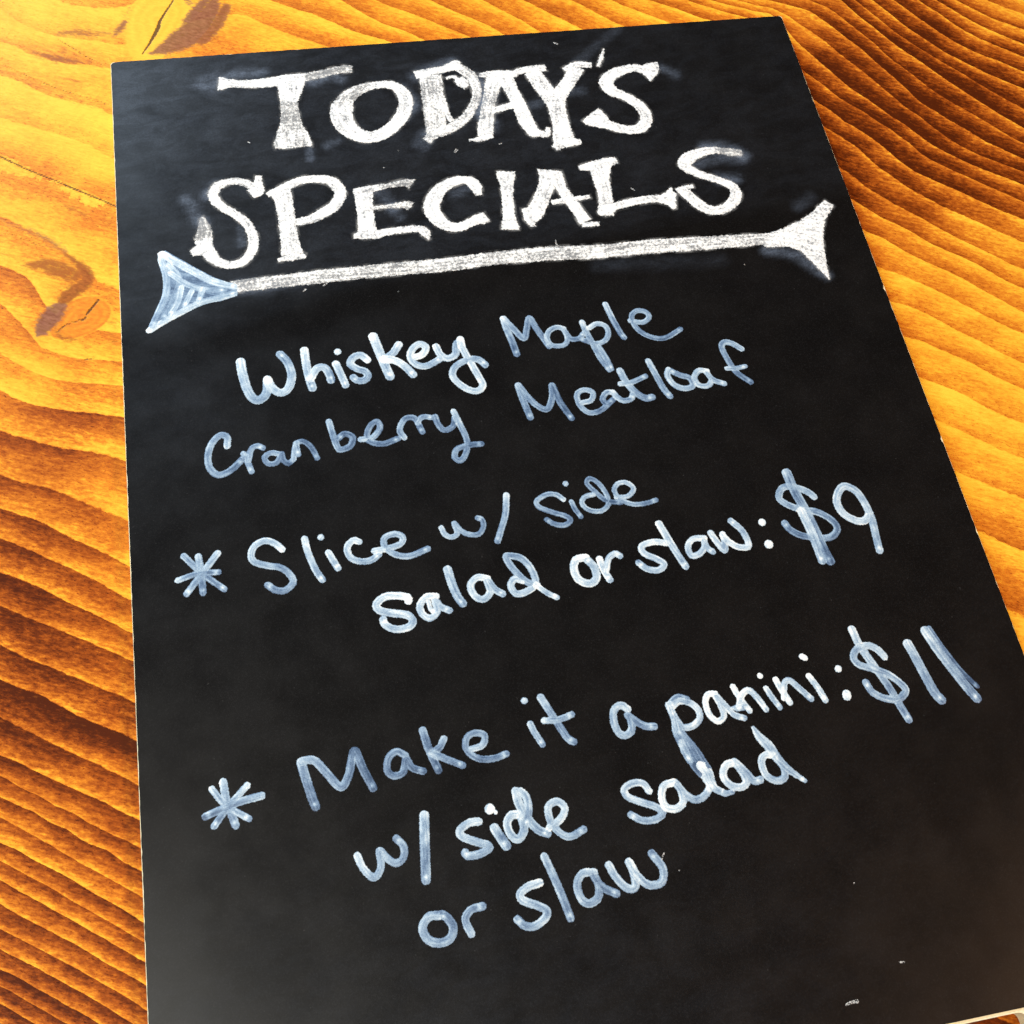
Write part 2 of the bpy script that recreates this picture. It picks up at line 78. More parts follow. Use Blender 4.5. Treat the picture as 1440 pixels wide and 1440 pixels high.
 ('slaw:','marker',0.88,[('letter_s',[([166.1,-224.7,2.2,161.8,-223.7,2.2,157.8,-224.6,2.2,158,-227.1,2.2,161.6,-229.6,2.2,163.5,-231.7,2.2,161.3,-233.3,2.2,157.9,-232.5,2.2,155.5,-230,2.2],1,0)]),('letter_l',[([165.1,-217.8,2.5,166.8,-223.3,2.5,168.5,-228.7,2.4,170.2,-233.4,2.4],1,0)]),('letter_a',[([178.6,-224.8,2.1,175,-224.6,2.1,172.6,-226.8,2.1,173,-230.1,2.1,175.8,-229.8,2.1,178,-227.6,2.1,178.3,-225,2.1,178.5,-227.8,2.1,180.1,-229.8,2.1],1,0)]),('letter_w',[([181.1,-223.4,2.2,182.4,-226.9,2.2,184.1,-229.9,2.2,184.9,-226.7,2.2,184.9,-224.4,2.2],1,0),([184.8,-224.7,2.2,186.5,-227.5,2.2,189.1,-229.5,2.2,192.3,-229.5,2.2,191.7,-224.4,2.2,188.8,-220.2,2.3],1,0)]),('colon',[([198.9,-222.2,2.6],1,0),([199,-230,3],1,0)])]),
 ('$9','marker',0.66,[('dollar_sign',[([218.8,-215.8,2.4,216.9,-213.5,2.4,213.1,-211.4,2.4,209.3,-211.1,2.4,207,-214.1,2.4,208.3,-216.6,2.4,212.6,-219.4,2.4,218.4,-221.4,2.4,222.4,-225,2.4,223,-228.3,2.4,220,-230.5,2.4,215.7,-230.2,2.4,210.5,-228.5,2.4,207.5,-226.1,2.4,206.3,-223.6,2.4],1,0),([212.1,-206,3.4,212.8,-212.2,3.3,214.4,-219.8,3.3,215.7,-227.9,3.3,216.5,-234.5,3.2,217.4,-238.5,3.2],1,0),([213,-220.3,2.8,214.2,-229,2.8,214.8,-238.1,2.7],1,0)]),('figure_nine',[([235.7,-224.3,2.7,233.4,-226.4,2.7,230.3,-226.1,2.7,226.8,-223,2.7,225.9,-218.8,2.7,227.7,-215.1,2.7,230.4,-213.5,2.7,233.6,-215.9,2.7,235.2,-220.8,2.7,235.7,-226.2,2.7,235.2,-232.7,2.6,234.8,-237.4,2.6],1,0)])]),
 ('asterisk','marker',0.52,[('asterisk',[([23.1,-277.4,2.3,23.8,-283.1,2.2,25.7,-289.8,2.2],1,0),([19.9,-278.8,1.9,23.5,-284,1.9,29.4,-288.6,1.9],1,0),([29.6,-279.4,2,24.1,-284.4,2,19.9,-289,2],1,0),([33.3,-282.9,2.3,26.6,-283.7,2.2,17.7,-286,2.2],1,0)])]),
 ('Make','marker',0.38,[('letter_m',[([45.1,-275.4,2.7,45.9,-279.8,2.7,47.2,-285.8,2.6,47.9,-288.3,2.6],1,0),([45.8,-275,2.4,48.9,-275.5,2.4,51.8,-279.4,2.4,55.4,-284.1,2.4,58,-281.1,2.4,60.4,-274.6,2.5,62.1,-279.8,2.4,64.4,-285.9,2.4],1,0)]),('letter_a',[([74.7,-278.3,2.1,72.3,-276.7,2.1,69.8,-278.2,2.1,69,-281.6,2.1,70.7,-283.5,2.1,73.4,-282.8,2.1,74.7,-279.3,2.1,76.1,-282,2.1,79.1,-283.5,2.1],1,0)]),('letter_k',[([80.6,-271.9,2.4,81.5,-277.1,2.4,83.4,-283.9,2.3],1,0),([86.3,-275.3,2.1,84.7,-277.6,2.1,82.4,-278.6,2.1],1,0),([82.5,-278.9,2.1,86.2,-281.2,2.1,90.5,-283.7,2.1],1,0)]),('letter_e',[([93.4,-279.6,2,97.2,-278.8,2,98.1,-276.1,2,95.2,-275,2,92.8,-276.3,2,92.4,-279.5,2,95.3,-282.5,2,99.8,-283.2,2,103.6,-282.5,2],1,0)])]),
 ('it','marker',0.55,[('letter_i',[([112,-275,2,112.9,-277.7,2,114.5,-281.5,2],1,0),([111.6,-267.9,2.1],1,0)]),('letter_t',[([116.6,-267.7,2.4,118.3,-271.8,2.3,120.5,-277.1,2.3,122.2,-280.9,2.3,123.7,-282.2,2.3],1,0),([116.3,-274.7,2,120.1,-275.1,2,122.7,-274.7,2,124.8,-274.2,2],1,0)])]),
 ('a','marker',0.5,[('letter_a',[([141.7,-275.3,2.3,140,-273.8,2.3,137.6,-274.9,2.3,136.8,-278.3,2.3,137.5,-281.7,2.3,139.4,-282.8,2.3,141.5,-281.6,2.3,141.9,-278.4,2.3,141.3,-277.1,2.3,143.5,-279.4,2.3,146,-281.2,2.3,148.4,-281.6,2.3],1,0)])]),
 ('panini:','marker',0.92,[('letter_p',[([154.7,-277,2.1,157.7,-275.4,2.1,160.9,-276.5,2.1,162.8,-279.1,2.1,162.5,-281.6,2.1,160,-283.3,2.1,157,-283.3,2.1,155.8,-281.4,2.1,154.5,-277.8,2.1],1,0),([154.4,-276.3,2.5,157.3,-274.4,2.5,159.9,-275.3,2.5],0.6,0),([154.3,-276.1,2.4,154.9,-279.6,2.3,155.3,-282.6,2.3,155.6,-285.5,2.3],0.6,0),([155,-281.5,2.5,155.2,-284.3,3.6,156.1,-287.1,4.2,157.1,-289.5,4.9,158.2,-292.3,5.3,159,-294.6,5.2,159.9,-296.5,4.9],0.55,0),([155.4,-287.4,1.3,155.6,-290.1,2.2,156.4,-293.3,1.7],0.6,0)]),('letter_a',[([169.1,-275,2,167,-274.8,2,165.5,-277,1.9,165.8,-280.9,1.9,167.8,-283.2,1.9,170,-282,1.9,169.9,-278.6,1.9,169,-275.4,2,171.5,-279.3,1.9,173.3,-282.1,1.9,176,-283.5,1.9],1,0)]),('letter_n',[([175.1,-273.7,1.9,176.3,-277.5,1.9,178.2,-281.6,1.9],1,0),([175.2,-279.9,1.9,177.1,-276.7,2,179.5,-275.5,2,181.5,-277.9,2,183.3,-282,1.9],1,0),([173,-279.9,0.8,174.7,-280.2,2.1,176.5,-280.1,2.5],0.4,0)]),('letter_i',[([185.1,-275.8,1.8,186.1,-278.6,1.8,187.7,-282.1,1.8],1,0),([184.3,-271.7,1.8],1,0)]),('letter_n',[([188.8,-273.7,2,189.7,-277,2,191.2,-281.1,2],1,0),([189.8,-279.6,2,191,-275.5,2,192.9,-274.5,2,195.4,-277.5,2,198,-281.1,2],1,0)]),('letter_i',[([199.4,-274.2,2,201,-277.9,2,202.3,-282.2,2],1,0),([199,-267.8,1.9,199.8,-268.4,1.9],1,0)]),('colon',[([209.2,-273.4,2.3],1,0),([209.4,-281.4,2.7,209.3,-282.1,2.7],1,0)])]),
 ('$11','marker',0.6,[('dollar_sign',[([217.4,-261.8,2.6,218.2,-267,2.6,220.4,-273.5,2.6,222.9,-280.3,2.5,224.6,-286.6,2.5,226.1,-292,2.5],1,0),([224.9,-271.9,2.4,223.4,-269.3,2.4,220.8,-267.7,2.4,217,-268.3,2.4,215.1,-270.7,2.3,216.2,-273.2,2.3,219.9,-275,2.3,224.2,-277.5,2.3,227.3,-281,2.3,228.1,-283.4,2.3,225,-285.5,2.3,220.7,-284.5,2.3,217.6,-282.1,2.3,216.5,-278.9,2.3],1,0)]),('figure_one',[([233.7,-269.1,3.1,234.8,-274.2,3.1,236,-280.9,3.1,237.1,-285.6,3.1,238.3,-287.8,3.1],1,0)]),('figure_one',[([240.8,-266,3.3,242.6,-272.3,3.2,245.3,-279.3,3.2,247.8,-285.4,3.2,249.6,-289.1,3.1],1,0),([242.3,-265.2,1.6,244.6,-272.3,1.5,247.8,-280.1,1.5,251.1,-285.6,1.5],0.6,0)])]),
 ('w/','marker',0.62,[('letter_w',[([57.8,-303.5,2.1,59,-307,2.1,61.7,-310,2.1,63.9,-307.4,2.1,64,-303.2,2.1,65.8,-305.5,2.1,68.1,-307.2,2.1,70.3,-306.1,2.1,70.7,-303.1,2.1,69,-300.7,2.1],1,0)]),('slash',[([77.6,-295.8,2.8,76.9,-301.2,2.8,76.2,-307.5,2.8,75.6,-313,2.7],1,0)])]),
 ('side','marker',0.72,[('letter_s',[([92.5,-300,2.3,89.8,-299.9,2.3,87,-301.4,2.3,87.2,-303.2,2.3,90.5,-305.1,2.3,94.1,-306.9,2.3,93.7,-308,2.3,90.4,-308.8,2.3,87.9,-308.6,2.3,87.4,-307.7,2.3],1,0)]),('letter_i',[([96.6,-302.5,2.7,97.8,-305.2,2.7,99.1,-307.8,2.7],1,0),([96.2,-297.1,3],1,0),([97.7,-298.3,1.2],1,0)]),('letter_d',[([104,-299.9,2.5,101.9,-299.9,2.5,100.3,-302.1,2.4,101,-305.2,2.4,102.7,-306.6,2.4,104.8,-304.4,2.4,104.7,-300.3,2.5],1,0),([104.4,-293.5,2.6,104.6,-296.7,2.6,106.4,-301.6,2.6,108.9,-305.1,2.5,111.2,-306.4,2.5],1,0),([105.7,-293.7,2.3,107,-295.5,2.3,107.1,-299.1,2.3,105.6,-303,2.2],1,0)]),('letter_e',[([112.1,-304.9,2.1,115.6,-303.2,2.2,117.4,-300.4,2.2,115.5,-298.2,2.2,112.8,-299.3,2.2,112.7,-303.2,2.2,114.4,-306.5,2.1,117.3,-308.4,2.1,121.5,-307.1,2.2],1,0)])]),
 ('salad','marker',0.82,[('letter_s',[([142.6,-299.7,2.1,141.2,-297.3,2.1,138.2,-296.8,2.1,135.5,-298.1,2.1,136.1,-300.3,2.1,139.6,-302.4,2.1,143.6,-304.5,2.1,145.1,-306.4,2.1,142.8,-307.8,2.1,138.9,-307.5,2.1,135.9,-305.4,2.1],1,0)]),('letter_a',[([150.4,-298.5,2.2,147.1,-299.1,2.2,145.8,-302.3,2.2,146.5,-305,2.2,149,-305.9,2.2,151.6,-304.6,2.2,151.9,-301.2,2.2,150.8,-298.7,2.2,153,-302.5,2.2,155.6,-304.4,2.2,158.5,-303.6,2.2,160.6,-301.6,2.2],1,0)]),('letter_l',[([159.3,-295.1,4.8,160.5,-297.7,4.2,161,-300.1,3.2,162,-302.2,2.2,164.6,-304.1,2],1,0),([164.7,-304.2,1.7,166.8,-304,1.5],0.5,0)]),('letter_a',[([169.6,-295.8,2.3,166.8,-296.3,2.3,165.3,-299.1,2.3,166.6,-301.9,2.3,169.5,-303.1,2.2,171.7,-301.9,2.3,171.1,-298.8,2.3,169.7,-295.7,2.3,172,-298.9,2.3,173.9,-301.9,2.3,175.9,-302,2.3],1,0)]),('letter_d',[([181.7,-295.7,2.2,179.5,-295.2,2.2,177.7,-296.8,2.2,177.9,-300.8,2.2,180.5,-303,2.2,183.2,-302.5,2.2,183.8,-299.5,2.2,182,-296.2,2.2],1,0),([177.9,-286.8,1.2,179.1,-289.9,2.7,181.1,-292.9,3.2,182.7,-296.7,2.7,185.3,-300.7,2.1,189,-304.4,1.4],1,0)])]),
 ('or','marker',0.5,[('letter_o',[([78,-322.7,2.4,74.9,-322.6,2.4,72.9,-325.2,2.4,74,-328.3,2.4,77,-329.6,2.4,80,-328.9,2.4,81.1,-326.1,2.4,79.5,-323.3,2.4,78.3,-322.6,2.4],1,0)]),('letter_r',[([85.7,-328.8,2.2,84.8,-326.2,2.2,84.9,-324.3,2.2,86.8,-322.7,2.2,89.8,-322.4,2.3],1,0)])]),
 ('slaw','marker',0.6,[('letter_s',[([106.5,-319.1,2.3,103.3,-319.5,2.3,100.7,-321,2.3,101.1,-322.8,2.3,104.5,-324.7,2.3,107.1,-326.6,2.3,106.1,-328.5,2.3,103,-329.9,2.2,100.4,-329.3,2.2,98.7,-327.4,2.2],1,0)]),('letter_l',[([109.1,-312.5,2.3,110.7,-318.1,2.3,112.2,-324.5,2.3,113.2,-329.5,2.3],1,0)]),('letter_a',[([122.1,-319,2.3,118.9,-318.7,2.3,116.8,-321.2,2.3,117,-324.8,2.3,118.8,-326.7,2.3,121.8,-325.7,2.3,122.7,-322.2,2.3,121.6,-319.2,2.3,123.5,-323.1,2.3,127.1,-325.5,2.3],1,0)]),('letter_w',[([126.6,-317.8,2.3,127.8,-321,2.3,130.3,-324.5,2.3,132.8,-324.6,2.3,133,-320.3,2.3,132.4,-317.9,2.3],1,0),([132.6,-318.1,2.3,133.8,-321.5,2.3,136.4,-324.7,2.3,140.3,-324.8,2.3,141.6,-321.3,2.3,139.4,-316.8,2.4],1,0)])]),
]
SMEARS = [([33.2,-14.3,6.9,37.5,-14.3,9.3,42.3,-11.6,5.4],0.35),([45.7,-10.5,3.1,56.4,-11.1,3.5],0.3),([74.1,-17,5.5,80.4,-15.3,4.7,85.6,-17.7,3.9],0.35),([32.1,-68.2,4.3,35.5,-63.7,3.6],0.4),([23.9,-68.9,2.8,27.3,-75.7,4.2,29.5,-80.7,4.2],0.4),([111.8,-51.8,6.8,114.9,-48.6,5.4],0.45),([108.2,-23.7,4.7,111.2,-32.2,4.7,107.5,-39,3.9],0.3),([137.6,-22.9,5.6,139.3,-29.6,4.8,136.1,-40.2,4.7],0.4),([113.8,-18.7,4.8,119.8,-15.5,4.8,129.3,-12.7,4.9],0.3),([142.7,-26.2,6.4,138.8,-40.4,7.1,140.4,-47.8,4.7],0.35),([177.7,-18.4,4.1,190.9,-8,3.4,199.8,-1,2.6],0.1),([93.6,-73.5,4.4,97.1,-81.3,4.3],0.25),([96.5,-81.3,2.2,99.1,-85.6,2.9],0.25),([120.6,-77.4,2.2,126.4,-74.7,3],0.25),([150.4,-38,2.4,160.4,-37.2,2.4],0.2),([168.2,-33.4,2.4,178.4,-32.6,2.4],0.2),([219.4,-66,4.7,227.7,-66.9,4.7,233.6,-72,4.7],0.4),([221.1,-81.1,4.6,227.8,-82.7,3.9],0.35),([214.4,-74.3,3.1,223.6,-71.8,4.7,231.7,-73.5,3.1],0.22),([230.3,-116.5,2.9,239.9,-119.2,4.4,245.2,-124.7,4.4,249.8,-130.1,2.9],0.35),([166.5,-115.2,6.4,186.1,-116.8,6.5,212.7,-118.4,5.1],0.06),([212.4,-23.7,2.5,217.3,-28,3.3],0.2),([248.3,-97.9,4.6,254.4,-94.3,4.6],0.1),([39.7,-109.6,6,49.5,-109.3,5.4,61.7,-109.3,4.1],0.3),([80.8,-48.4,1.5,76.7,-49.7,2.2],0.25),([70.4,-50.7,1,70,-55,1],0.35),([42.3,-83.8,1,42.4,-90.9,1.4],0.25)]
SPECKS = [[183.02,-364.11,0.56,184.35,-363.81,0.93,186.21,-363.79,1.31],[201.16,-356.49,0.38,202.35,-356.7,0.57],[153.5,-102.65,0.43,153.59,-104.9,0.86,154.3,-105.3,0.29],[124.38,-56.94,1.52,123.68,-57.9,1.21],[140.87,-55.93,0.46,142.01,-55.7,0.61],[171.56,-6.21,0.5,172.85,-7.11,1],[142.97,-317.13,0.24,141.71,-318.87,0.4],[146.04,-322.53,0.49],[61.5,-113.84,0.27,62.56,-113.07,0.81],[68.78,-112.33,0.54,69.85,-111.56,0.81],[96.33,-62.44,0.59],[48.16,-44.91,0.45,48.65,-45.31,0.45],[186.72,-82.37,0.91,187.57,-83.49,0.45],[220.54,-121.57,0.58],[194.83,-334.41,0.4],[159.19,-24.12,0.49,159.82,-25.31,0.65],[167.05,-106.5,0.43],[102.63,-54.92,0.36],[94.16,-117.89,0.44]]
# grain of the table, millimetres: points on ring boundaries with their ring count, stain depth, cracks, dark knot bark
RINGS = [(-41.8,-36.4,0),(-31.7,-43.9,0),(-21.8,-50.3,0),(-15.6,-54.6,0),(-9.5,-58.6,0),(-2.1,-63.7,0),(-42,-17.1,1),(-34.8,-21.3,1),(-24.4,-26.3,1),(-13.8,-32.3,1),(-10.2,-34.4,1),(-2.2,-41.4,1),(-41.4,-64.3,1),(-32.9,-70.1,1),(-26.4,-75.6,1),(-21.3,-80,1),(-18,-84.4,1),(-13.7,-89.2,1),(-11.2,-93.2,1),(274,-261.5,1),(278.8,-264.2,1),(-42.2,4,2),(-34.9,-0.3,2),(-26.1,-7.4,2),(-17.1,-11.9,2),(-6.2,-16.2,2),(-2.4,-20.2,2),(-41.2,-85.9,2),(-34.5,-90.1,2),(-31.7,-92.8,2),(-28.6,-99.2,2),(-25.8,-105.2,2),(273.6,-233,2),(280.3,-238.1,2),(287.1,-243.2,2),(-42.4,21.5,3),(-36.8,18.4,3),(-32.1,14.5,3),(-24.2,10.4,3),(-16.8,7.4,3),(-8.4,5.9,3),(-1.5,3,3),(-41,-101.8,3),(-36.1,-108,3),(-31.2,-115,3),(-27.5,-121.2,3),(-21.8,-124.5,3),(-16.9,-127.2,3),(-10.3,-128.6,3),(-2,-130.5,3),(273.6,-210.2,3),(281.2,-215.7,3),(287.3,-220,3),(294.6,-224.4,3),(-42.6,39.6,4),(-36.9,33.2,4),(-31.3,27.7,4),(-26,24.5,4),(-21.2,22.2,4),(-12.1,19.8,4),(-5.4,18,4),(-0.4,16,4),(-40.8,-122.1,4),(-34.4,-127.7,4),(-28,-132.2,4),(-21.9,-135.2,4),(-12.3,-137.6,4),(-1.8,-140.1,4),(274.2,-190.9,4),(283.1,-197.2,4),(290.4,-202.7,4),(298.5,-208.8,4),(50.4,27.6,4),(58.4,21.9,4),(66.3,16.3,4),(79.7,8.4,4),(-40.6,-136.8,5),(-33.2,-141.9,5),(-25.6,-145.1,5),(-14.3,-148.5,5),(-1.7,-152.1,5),(274,-173,5),(283.7,-179,5),(291.6,-185.9,5),(298.3,-191.4,5),(305.6,-196.6,5),(81.2,23.2,5),(94.2,14,5),(106.6,7.8,5),(62.3,34.5,5),(71.8,28.8,5),(81.2,23.2,5),(-40.5,-151.6,6),(-31.6,-156.3,6),(-21.2,-160.9,6),(-11.1,-164.4,6),(-1.4,-168.4,6),(274.2,-155.7,6),(280.2,-158.7,6),(286.2,-162.8,6),(294.3,-168.8,6),(299.1,-173.3,6),(303.7,-177.5,6),(311.1,-182.7,6),(90.5,32,6),(98.8,23.6,6),(108.3,15.9,6),(117.3,9.9,6),(120.4,7.3,6),(-40.3,-168,7),(-30.9,-172.9,7),(-20.7,-177.7,7),(-11.5,-183.5,7),(-1,-190,7),(274.2,-140,7),(281.4,-143.9,7),(288.5,-149.7,7),(295.4,-156.2,7),(302.1,-161.5,7),(308.2,-166.8,7),(315.1,-172.7,7),(105.2,30.7,7),(115.1,23.7,7),(124.3,18,7),(133.3,11.6,7),(139.1,7.5,7),(-40.1,-179.9,8),(-29.4,-185.6,8),(-18.8,-193.3,8),(-10.3,-198.9,8),(-1.3,-205.6,8),(274,-124.7,8),(280.5,-128.4,8),(286.7,-132.9,8),(294.8,-139,8),(302.7,-146,8),(310.6,-152.8,8),(320,-160.5,8),(127.2,28.7,8),(134.1,22.8,8),(141.3,17.7,8),(150.2,10.8,8),(153.2,7.7,8),(-40,-190.2,9),(-29.4,-196.8,9),(-18.9,-203.6,9),(-10.6,-209.6,9),(-1.3,-216.9,9),(274.4,-107.5,9),(280,-111.5,9),(285.8,-117.6,9),(294.5,-125.3,9),(302.8,-131.7,9),(310.5,-139.1,9),(318.2,-146.5,9),(323.6,-151.3,9),(148.5,26.8,9),(155.4,20.5,9),(163.7,13.2,9),(167.9,8.4,9),(-39.9,-201.7,10),(-29.4,-207.9,10),(-19.1,-215.3,10),(-10.2,-221.3,10),(-1.2,-227.7,10),(274.1,-92.2,10),(278,-96.5,10),(283.9,-102.8,10),(292.1,-109.6,10),(299.9,-117.6,10),(306.2,-122.5,10),(312.7,-127.5,10),(318.2,-132.8,10),(327.6,-141.2,10),(165.9,25.3,10),(173.4,18.4,10),(179.6,12.9,10),(184.5,8.8,10),(-39.8,-212.9,11),(-29.5,-219,11),(-23.3,-222.7,11),(-17.2,-226.3,11),(-9.3,-231.3,11),(-1.5,-236.2,11),(274.1,-76.3,11),(279.2,-83,11),(280.8,-86,11),(289.1,-95.2,11),(297.1,-102.9,11),(304.4,-110,11),(311.1,-116.4,11),(317.2,-121.4,11),(325.2,-128.4,11),(331,-132.7,11),(186,23.5,11),(193.4,16.6,11),(201.5,8.9,11),(-39.6,-225.1,12),(-30.5,-231.6,12),(-20.6,-237.4,12),(-11,-243.2,12),(-1.6,-248.8,12),(274.7,-56.2,12),(278.8,-60.4,12),(285.3,-68.4,12),(288.9,-76.1,12),(294.1,-83,12),(299.3,-89.8,12),(302.8,-93.1,12),(309.1,-99.4,12),(317.6,-106,12),(323.9,-110.9,12),(330,-116.1,12),(335.8,-120.5,12),(202.9,22,12),(212.7,14.8,12),(222.8,8.1,12),(-39.5,-235.9,13),(-28.3,-242.2,13),(-22.7,-246.3,13),(-17.2,-250.4,13),(-8.3,-255.8,13),(-1.6,-260.3,13),(275.2,-42.6,13),(279.1,-47.2,13),(283.8,-54.3,13),(290.6,-61.6,13),(294.7,-67.6,13),(298.5,-74.5,13),(303.7,-81.4,13),(315.1,-90.6,13),(319.7,-94.3,13),(325.6,-99.2,13),(331.9,-104.2,13),(340,-110,13),(219.3,20.5,13),(229.1,14.6,13),(238.7,8.3,13),(-39.4,-247,14),(-29.7,-253.8,14),(-20.3,-260.4,14),(-10.8,-266.7,14),(-1.3,-273.5,14),(275.2,-26.3,14),(279.8,-32.6,14),(285,-40.9,14),(293.1,-49.4,14),(300.7,-58.9,14),(306.9,-67.8,14),(315.2,-79,14),(323.4,-85.7,14),(331.6,-92.4,14),(343.4,-101.6,14),(235.5,19,14),(244.3,14.1,14),(254.2,8.6,14),(-39.3,-258.3,15),(-29.5,-264.6,15),(-19.8,-270.8,15),(-10.2,-276.8,15),(-1.5,-282.9,15),(275.5,-7.4,15),(280.5,-17,15),(286.5,-28.2,15),(291.5,-36.9,15),(298.8,-46.2,15),(304,-53.6,15),(310.5,-61.8,15),(314.5,-67.9,15),(323,-76.2,15),(332,-83.4,15),(339.8,-88.7,15),(346.6,-93.4,15),(245.4,18.2,15),(258.9,11.9,15),(269.2,8,15),(-39.2,-264.2,16),(-32,-269.6,16),(-24.7,-274.8,16),(-16.1,-280.8,16),(-9.1,-285.7,16),(-1.6,-290.5,16),(274.1,8.4,16),(279.8,1.6,16),(287.3,-8.1,16),(293.5,-18.9,16),(300.3,-29.1,16),(304.9,-37.1,16),(308.8,-44.1,16),(315.5,-53.7,16),(320.4,-61.8,16),(326.2,-69.9,16),(334.4,-77.1,16),(341.7,-82.1,16),(349.1,-87.1,16),(257.1,17.1,16),(265.3,12.8,16),(273.5,8.5,16),(-39.1,-270.2,17),(-29.7,-276,17),(-20.6,-282.6,17),(-10.6,-289.5,17),(-1.6,-296.8,17),(286.5,8.1,17),(296.2,-5.3,17),(303.1,-15.8,17),(308.5,-26.4,17),(313.6,-36.4,17),(319.2,-47.5,17),(326.5,-56.3,17),(333.7,-63.9,17),(338.7,-69.7,17),(345.2,-75.3,17),(351.6,-80.8,17),(-39.1,-275.8,18),(-30.5,-282.1,18),(-21.2,-289.4,18),(-16,-293.2,18),(-10.8,-296.9,18),(-1.7,-303.8,18),(291.9,11.9,18),(299.1,4,18),(305.9,-7,18),(311.8,-18.2,18),(315.4,-24.6,18),(322.1,-34.9,18),(327.3,-42.5,18),(335.8,-52.3,18),(344.1,-61.2,18),(349.1,-67.1,18),(354.7,-73,18),(-39,-282.8,19),(-29.7,-289.3,19),(-20,-295.9,19),(-10.9,-302.9,19),(-1.8,-310.2,19),(303.3,12.1,19),(312.6,-4.3,19),(317.1,-12.2,19),(323.1,-20.9,19),(327.5,-26.6,19),(333.8,-36,19),(341.8,-46.3,19),(350.1,-56.5,19),(357.9,-65,19),(-38.9,-287.7,20),(-29.7,-294.2,20),(-20.8,-301,20),(-15.9,-304.5,20),(-11.1,-308.1,20),(-2,-315.1,20),(309,12.5,20),(314.9,2.6,20),(320,-6.3,20),(328.2,-17.3,20),(334.6,-24.9,20),(341.5,-32.4,20),(348.3,-40.3,20),(355.4,-48.5,20),(361.9,-55,20),(-38.9,-292.7,21),(-32,-297.8,21),(-26.7,-301.7,21),(-21.4,-305.5,21),(-16.3,-309.3,21),(-11.2,-313.1,21),(-6.5,-316.7,21),(-1.8,-320.2,21),(316.9,11.8,21),(322.8,1.9,21),(326.9,-5.2,21),(333.6,-14.2,21),(339.1,-21.3,21),(347.5,-29.4,21),(354.1,-35.3,21),(366,-44.4,21),(-38.8,-299,22),(-29.7,-305.7,22),(-24.6,-309.1,22),(-19.5,-312.6,22),(-11.3,-319.2,22),(-2,-325.8,22),(326.5,10.9,22),(333,0.9,22),(339.5,-8.5,22),(345.9,-16.2,22),(353.2,-23,22),(361,-28.3,22),(369.7,-35.2,22),(-38.7,-305.6,23),(-29.8,-311.5,23),(-24.7,-315.1,23),(-19.6,-318.6,23),(-14.9,-322.1,23),(-10.2,-325.6,23),(-1.9,-332,23),(337.7,9.9,23),(344.1,1.6,23),(351.7,-9.2,23),(360.8,-17.6,23),(373,-27,23),(-38.7,-310.6,24),(-33.6,-314,24),(-28.5,-317.4,24),(-23.4,-321.1,24),(-18.4,-324.8,24),(-10.4,-330.8,24),(-5.1,-335,24),(345.8,9.2,24),(354.6,-1.5,24),(364.4,-10.8,24),(375.8,-19.8,24),(-38.6,-315.6,25),(-29.8,-321.7,25),(-21.7,-327.7,25),(-13.2,-333.9,25),(354.9,8.4,25),(366.4,-3,25),(379,-11.8,25),(-38.6,-319.8,26),(-29.8,-326.1,26),(-21.2,-332.4,26),(369.5,7.1,26),(382.6,-2.7,26),(-38.5,-324.1,27),(-29.8,-330.5,27)]
STAIN_SHADE = [(-2.4,-186.6,0.35),(-2,-206.2,0.42),(-1.9,-222.6,0.5),(-1.8,-238.3,0.68),(-2.9,-168.7,0.42),(-38,-176.4,0.7),(-36,-156.2,0.55),(-37.2,35.6,0.14),(-21.3,11.2,0.25),(-36.9,-12.7,0.2),(-11.5,-32.9,0.15),(-26.8,-48.1,0.25),(-17.1,-71.9,0.3),(-34,-94.6,0.4),(-8.6,-127.1,0.3),(-27.1,-130.3,0.25),(-18.2,-153.4,0.68),(-27.2,-175.5,0.6),(-14.5,-192.2,0.6),(-31.5,-194.6,0.8),(-14.9,-216,0.7),(-31.5,-213.4,0.9),(-19.3,-233.4,0.85),(-31.5,-238,1),(-9.6,-254.4,0.95),(-27.5,-255.7,0.9),(-15.9,-269.9,0.62),(-31.4,-271.3,0.62),(-20.1,-288.9,0.7),(-29.6,-296.7,0.74),(-11,-305.5,0.68),(-29.6,-311.3,0.75),(-17,-325.9,0.78),(-34.9,-326.2,0.9),(38.2,13.1,0.3),(95.1,19.5,0.38),(153.6,18.2,0.42),(213.6,14.8,0.42),(263.1,12.4,0.45),(277,-5.5,0.5),(283.3,-26.3,0.9),(300.5,-11.8,0.88),(277.7,-63.9,0.95),(306.2,-51.9,0.95),(312.9,-13,0.9),(329.6,-38.8,1),(334.5,-6.8,0.95),(354.3,-41.3,0.95),(349,-71.6,0.85),(326.6,-72.9,0.95),(372.9,-18.7,0.8),(380.2,-0.4,0.35),(371.2,2.6,0.55),(279.7,-85.9,0.85),(304.4,-92.2,0.85),(332.2,-98.9,0.72),(286.1,-110.9,0.5),(307.5,-116.8,0.5),(327.7,-126,0.4),(284,-133.9,0.33),(303.8,-142.8,0.35),(317.2,-160.3,0.3),(284.8,-171.4,0.3),(304.3,-186,0.28),(275.1,-190.7,0.25),(296.8,-205.1,0.3),(276.5,-216.2,0.25),(288.2,-234,0.4),(275.1,-247.6,0.45),(278.9,-260.7,0.55),(275.2,-270,0.3),(223.8,-375.5,0.9)]  # last point: shade inside the notch, painted as deep stain
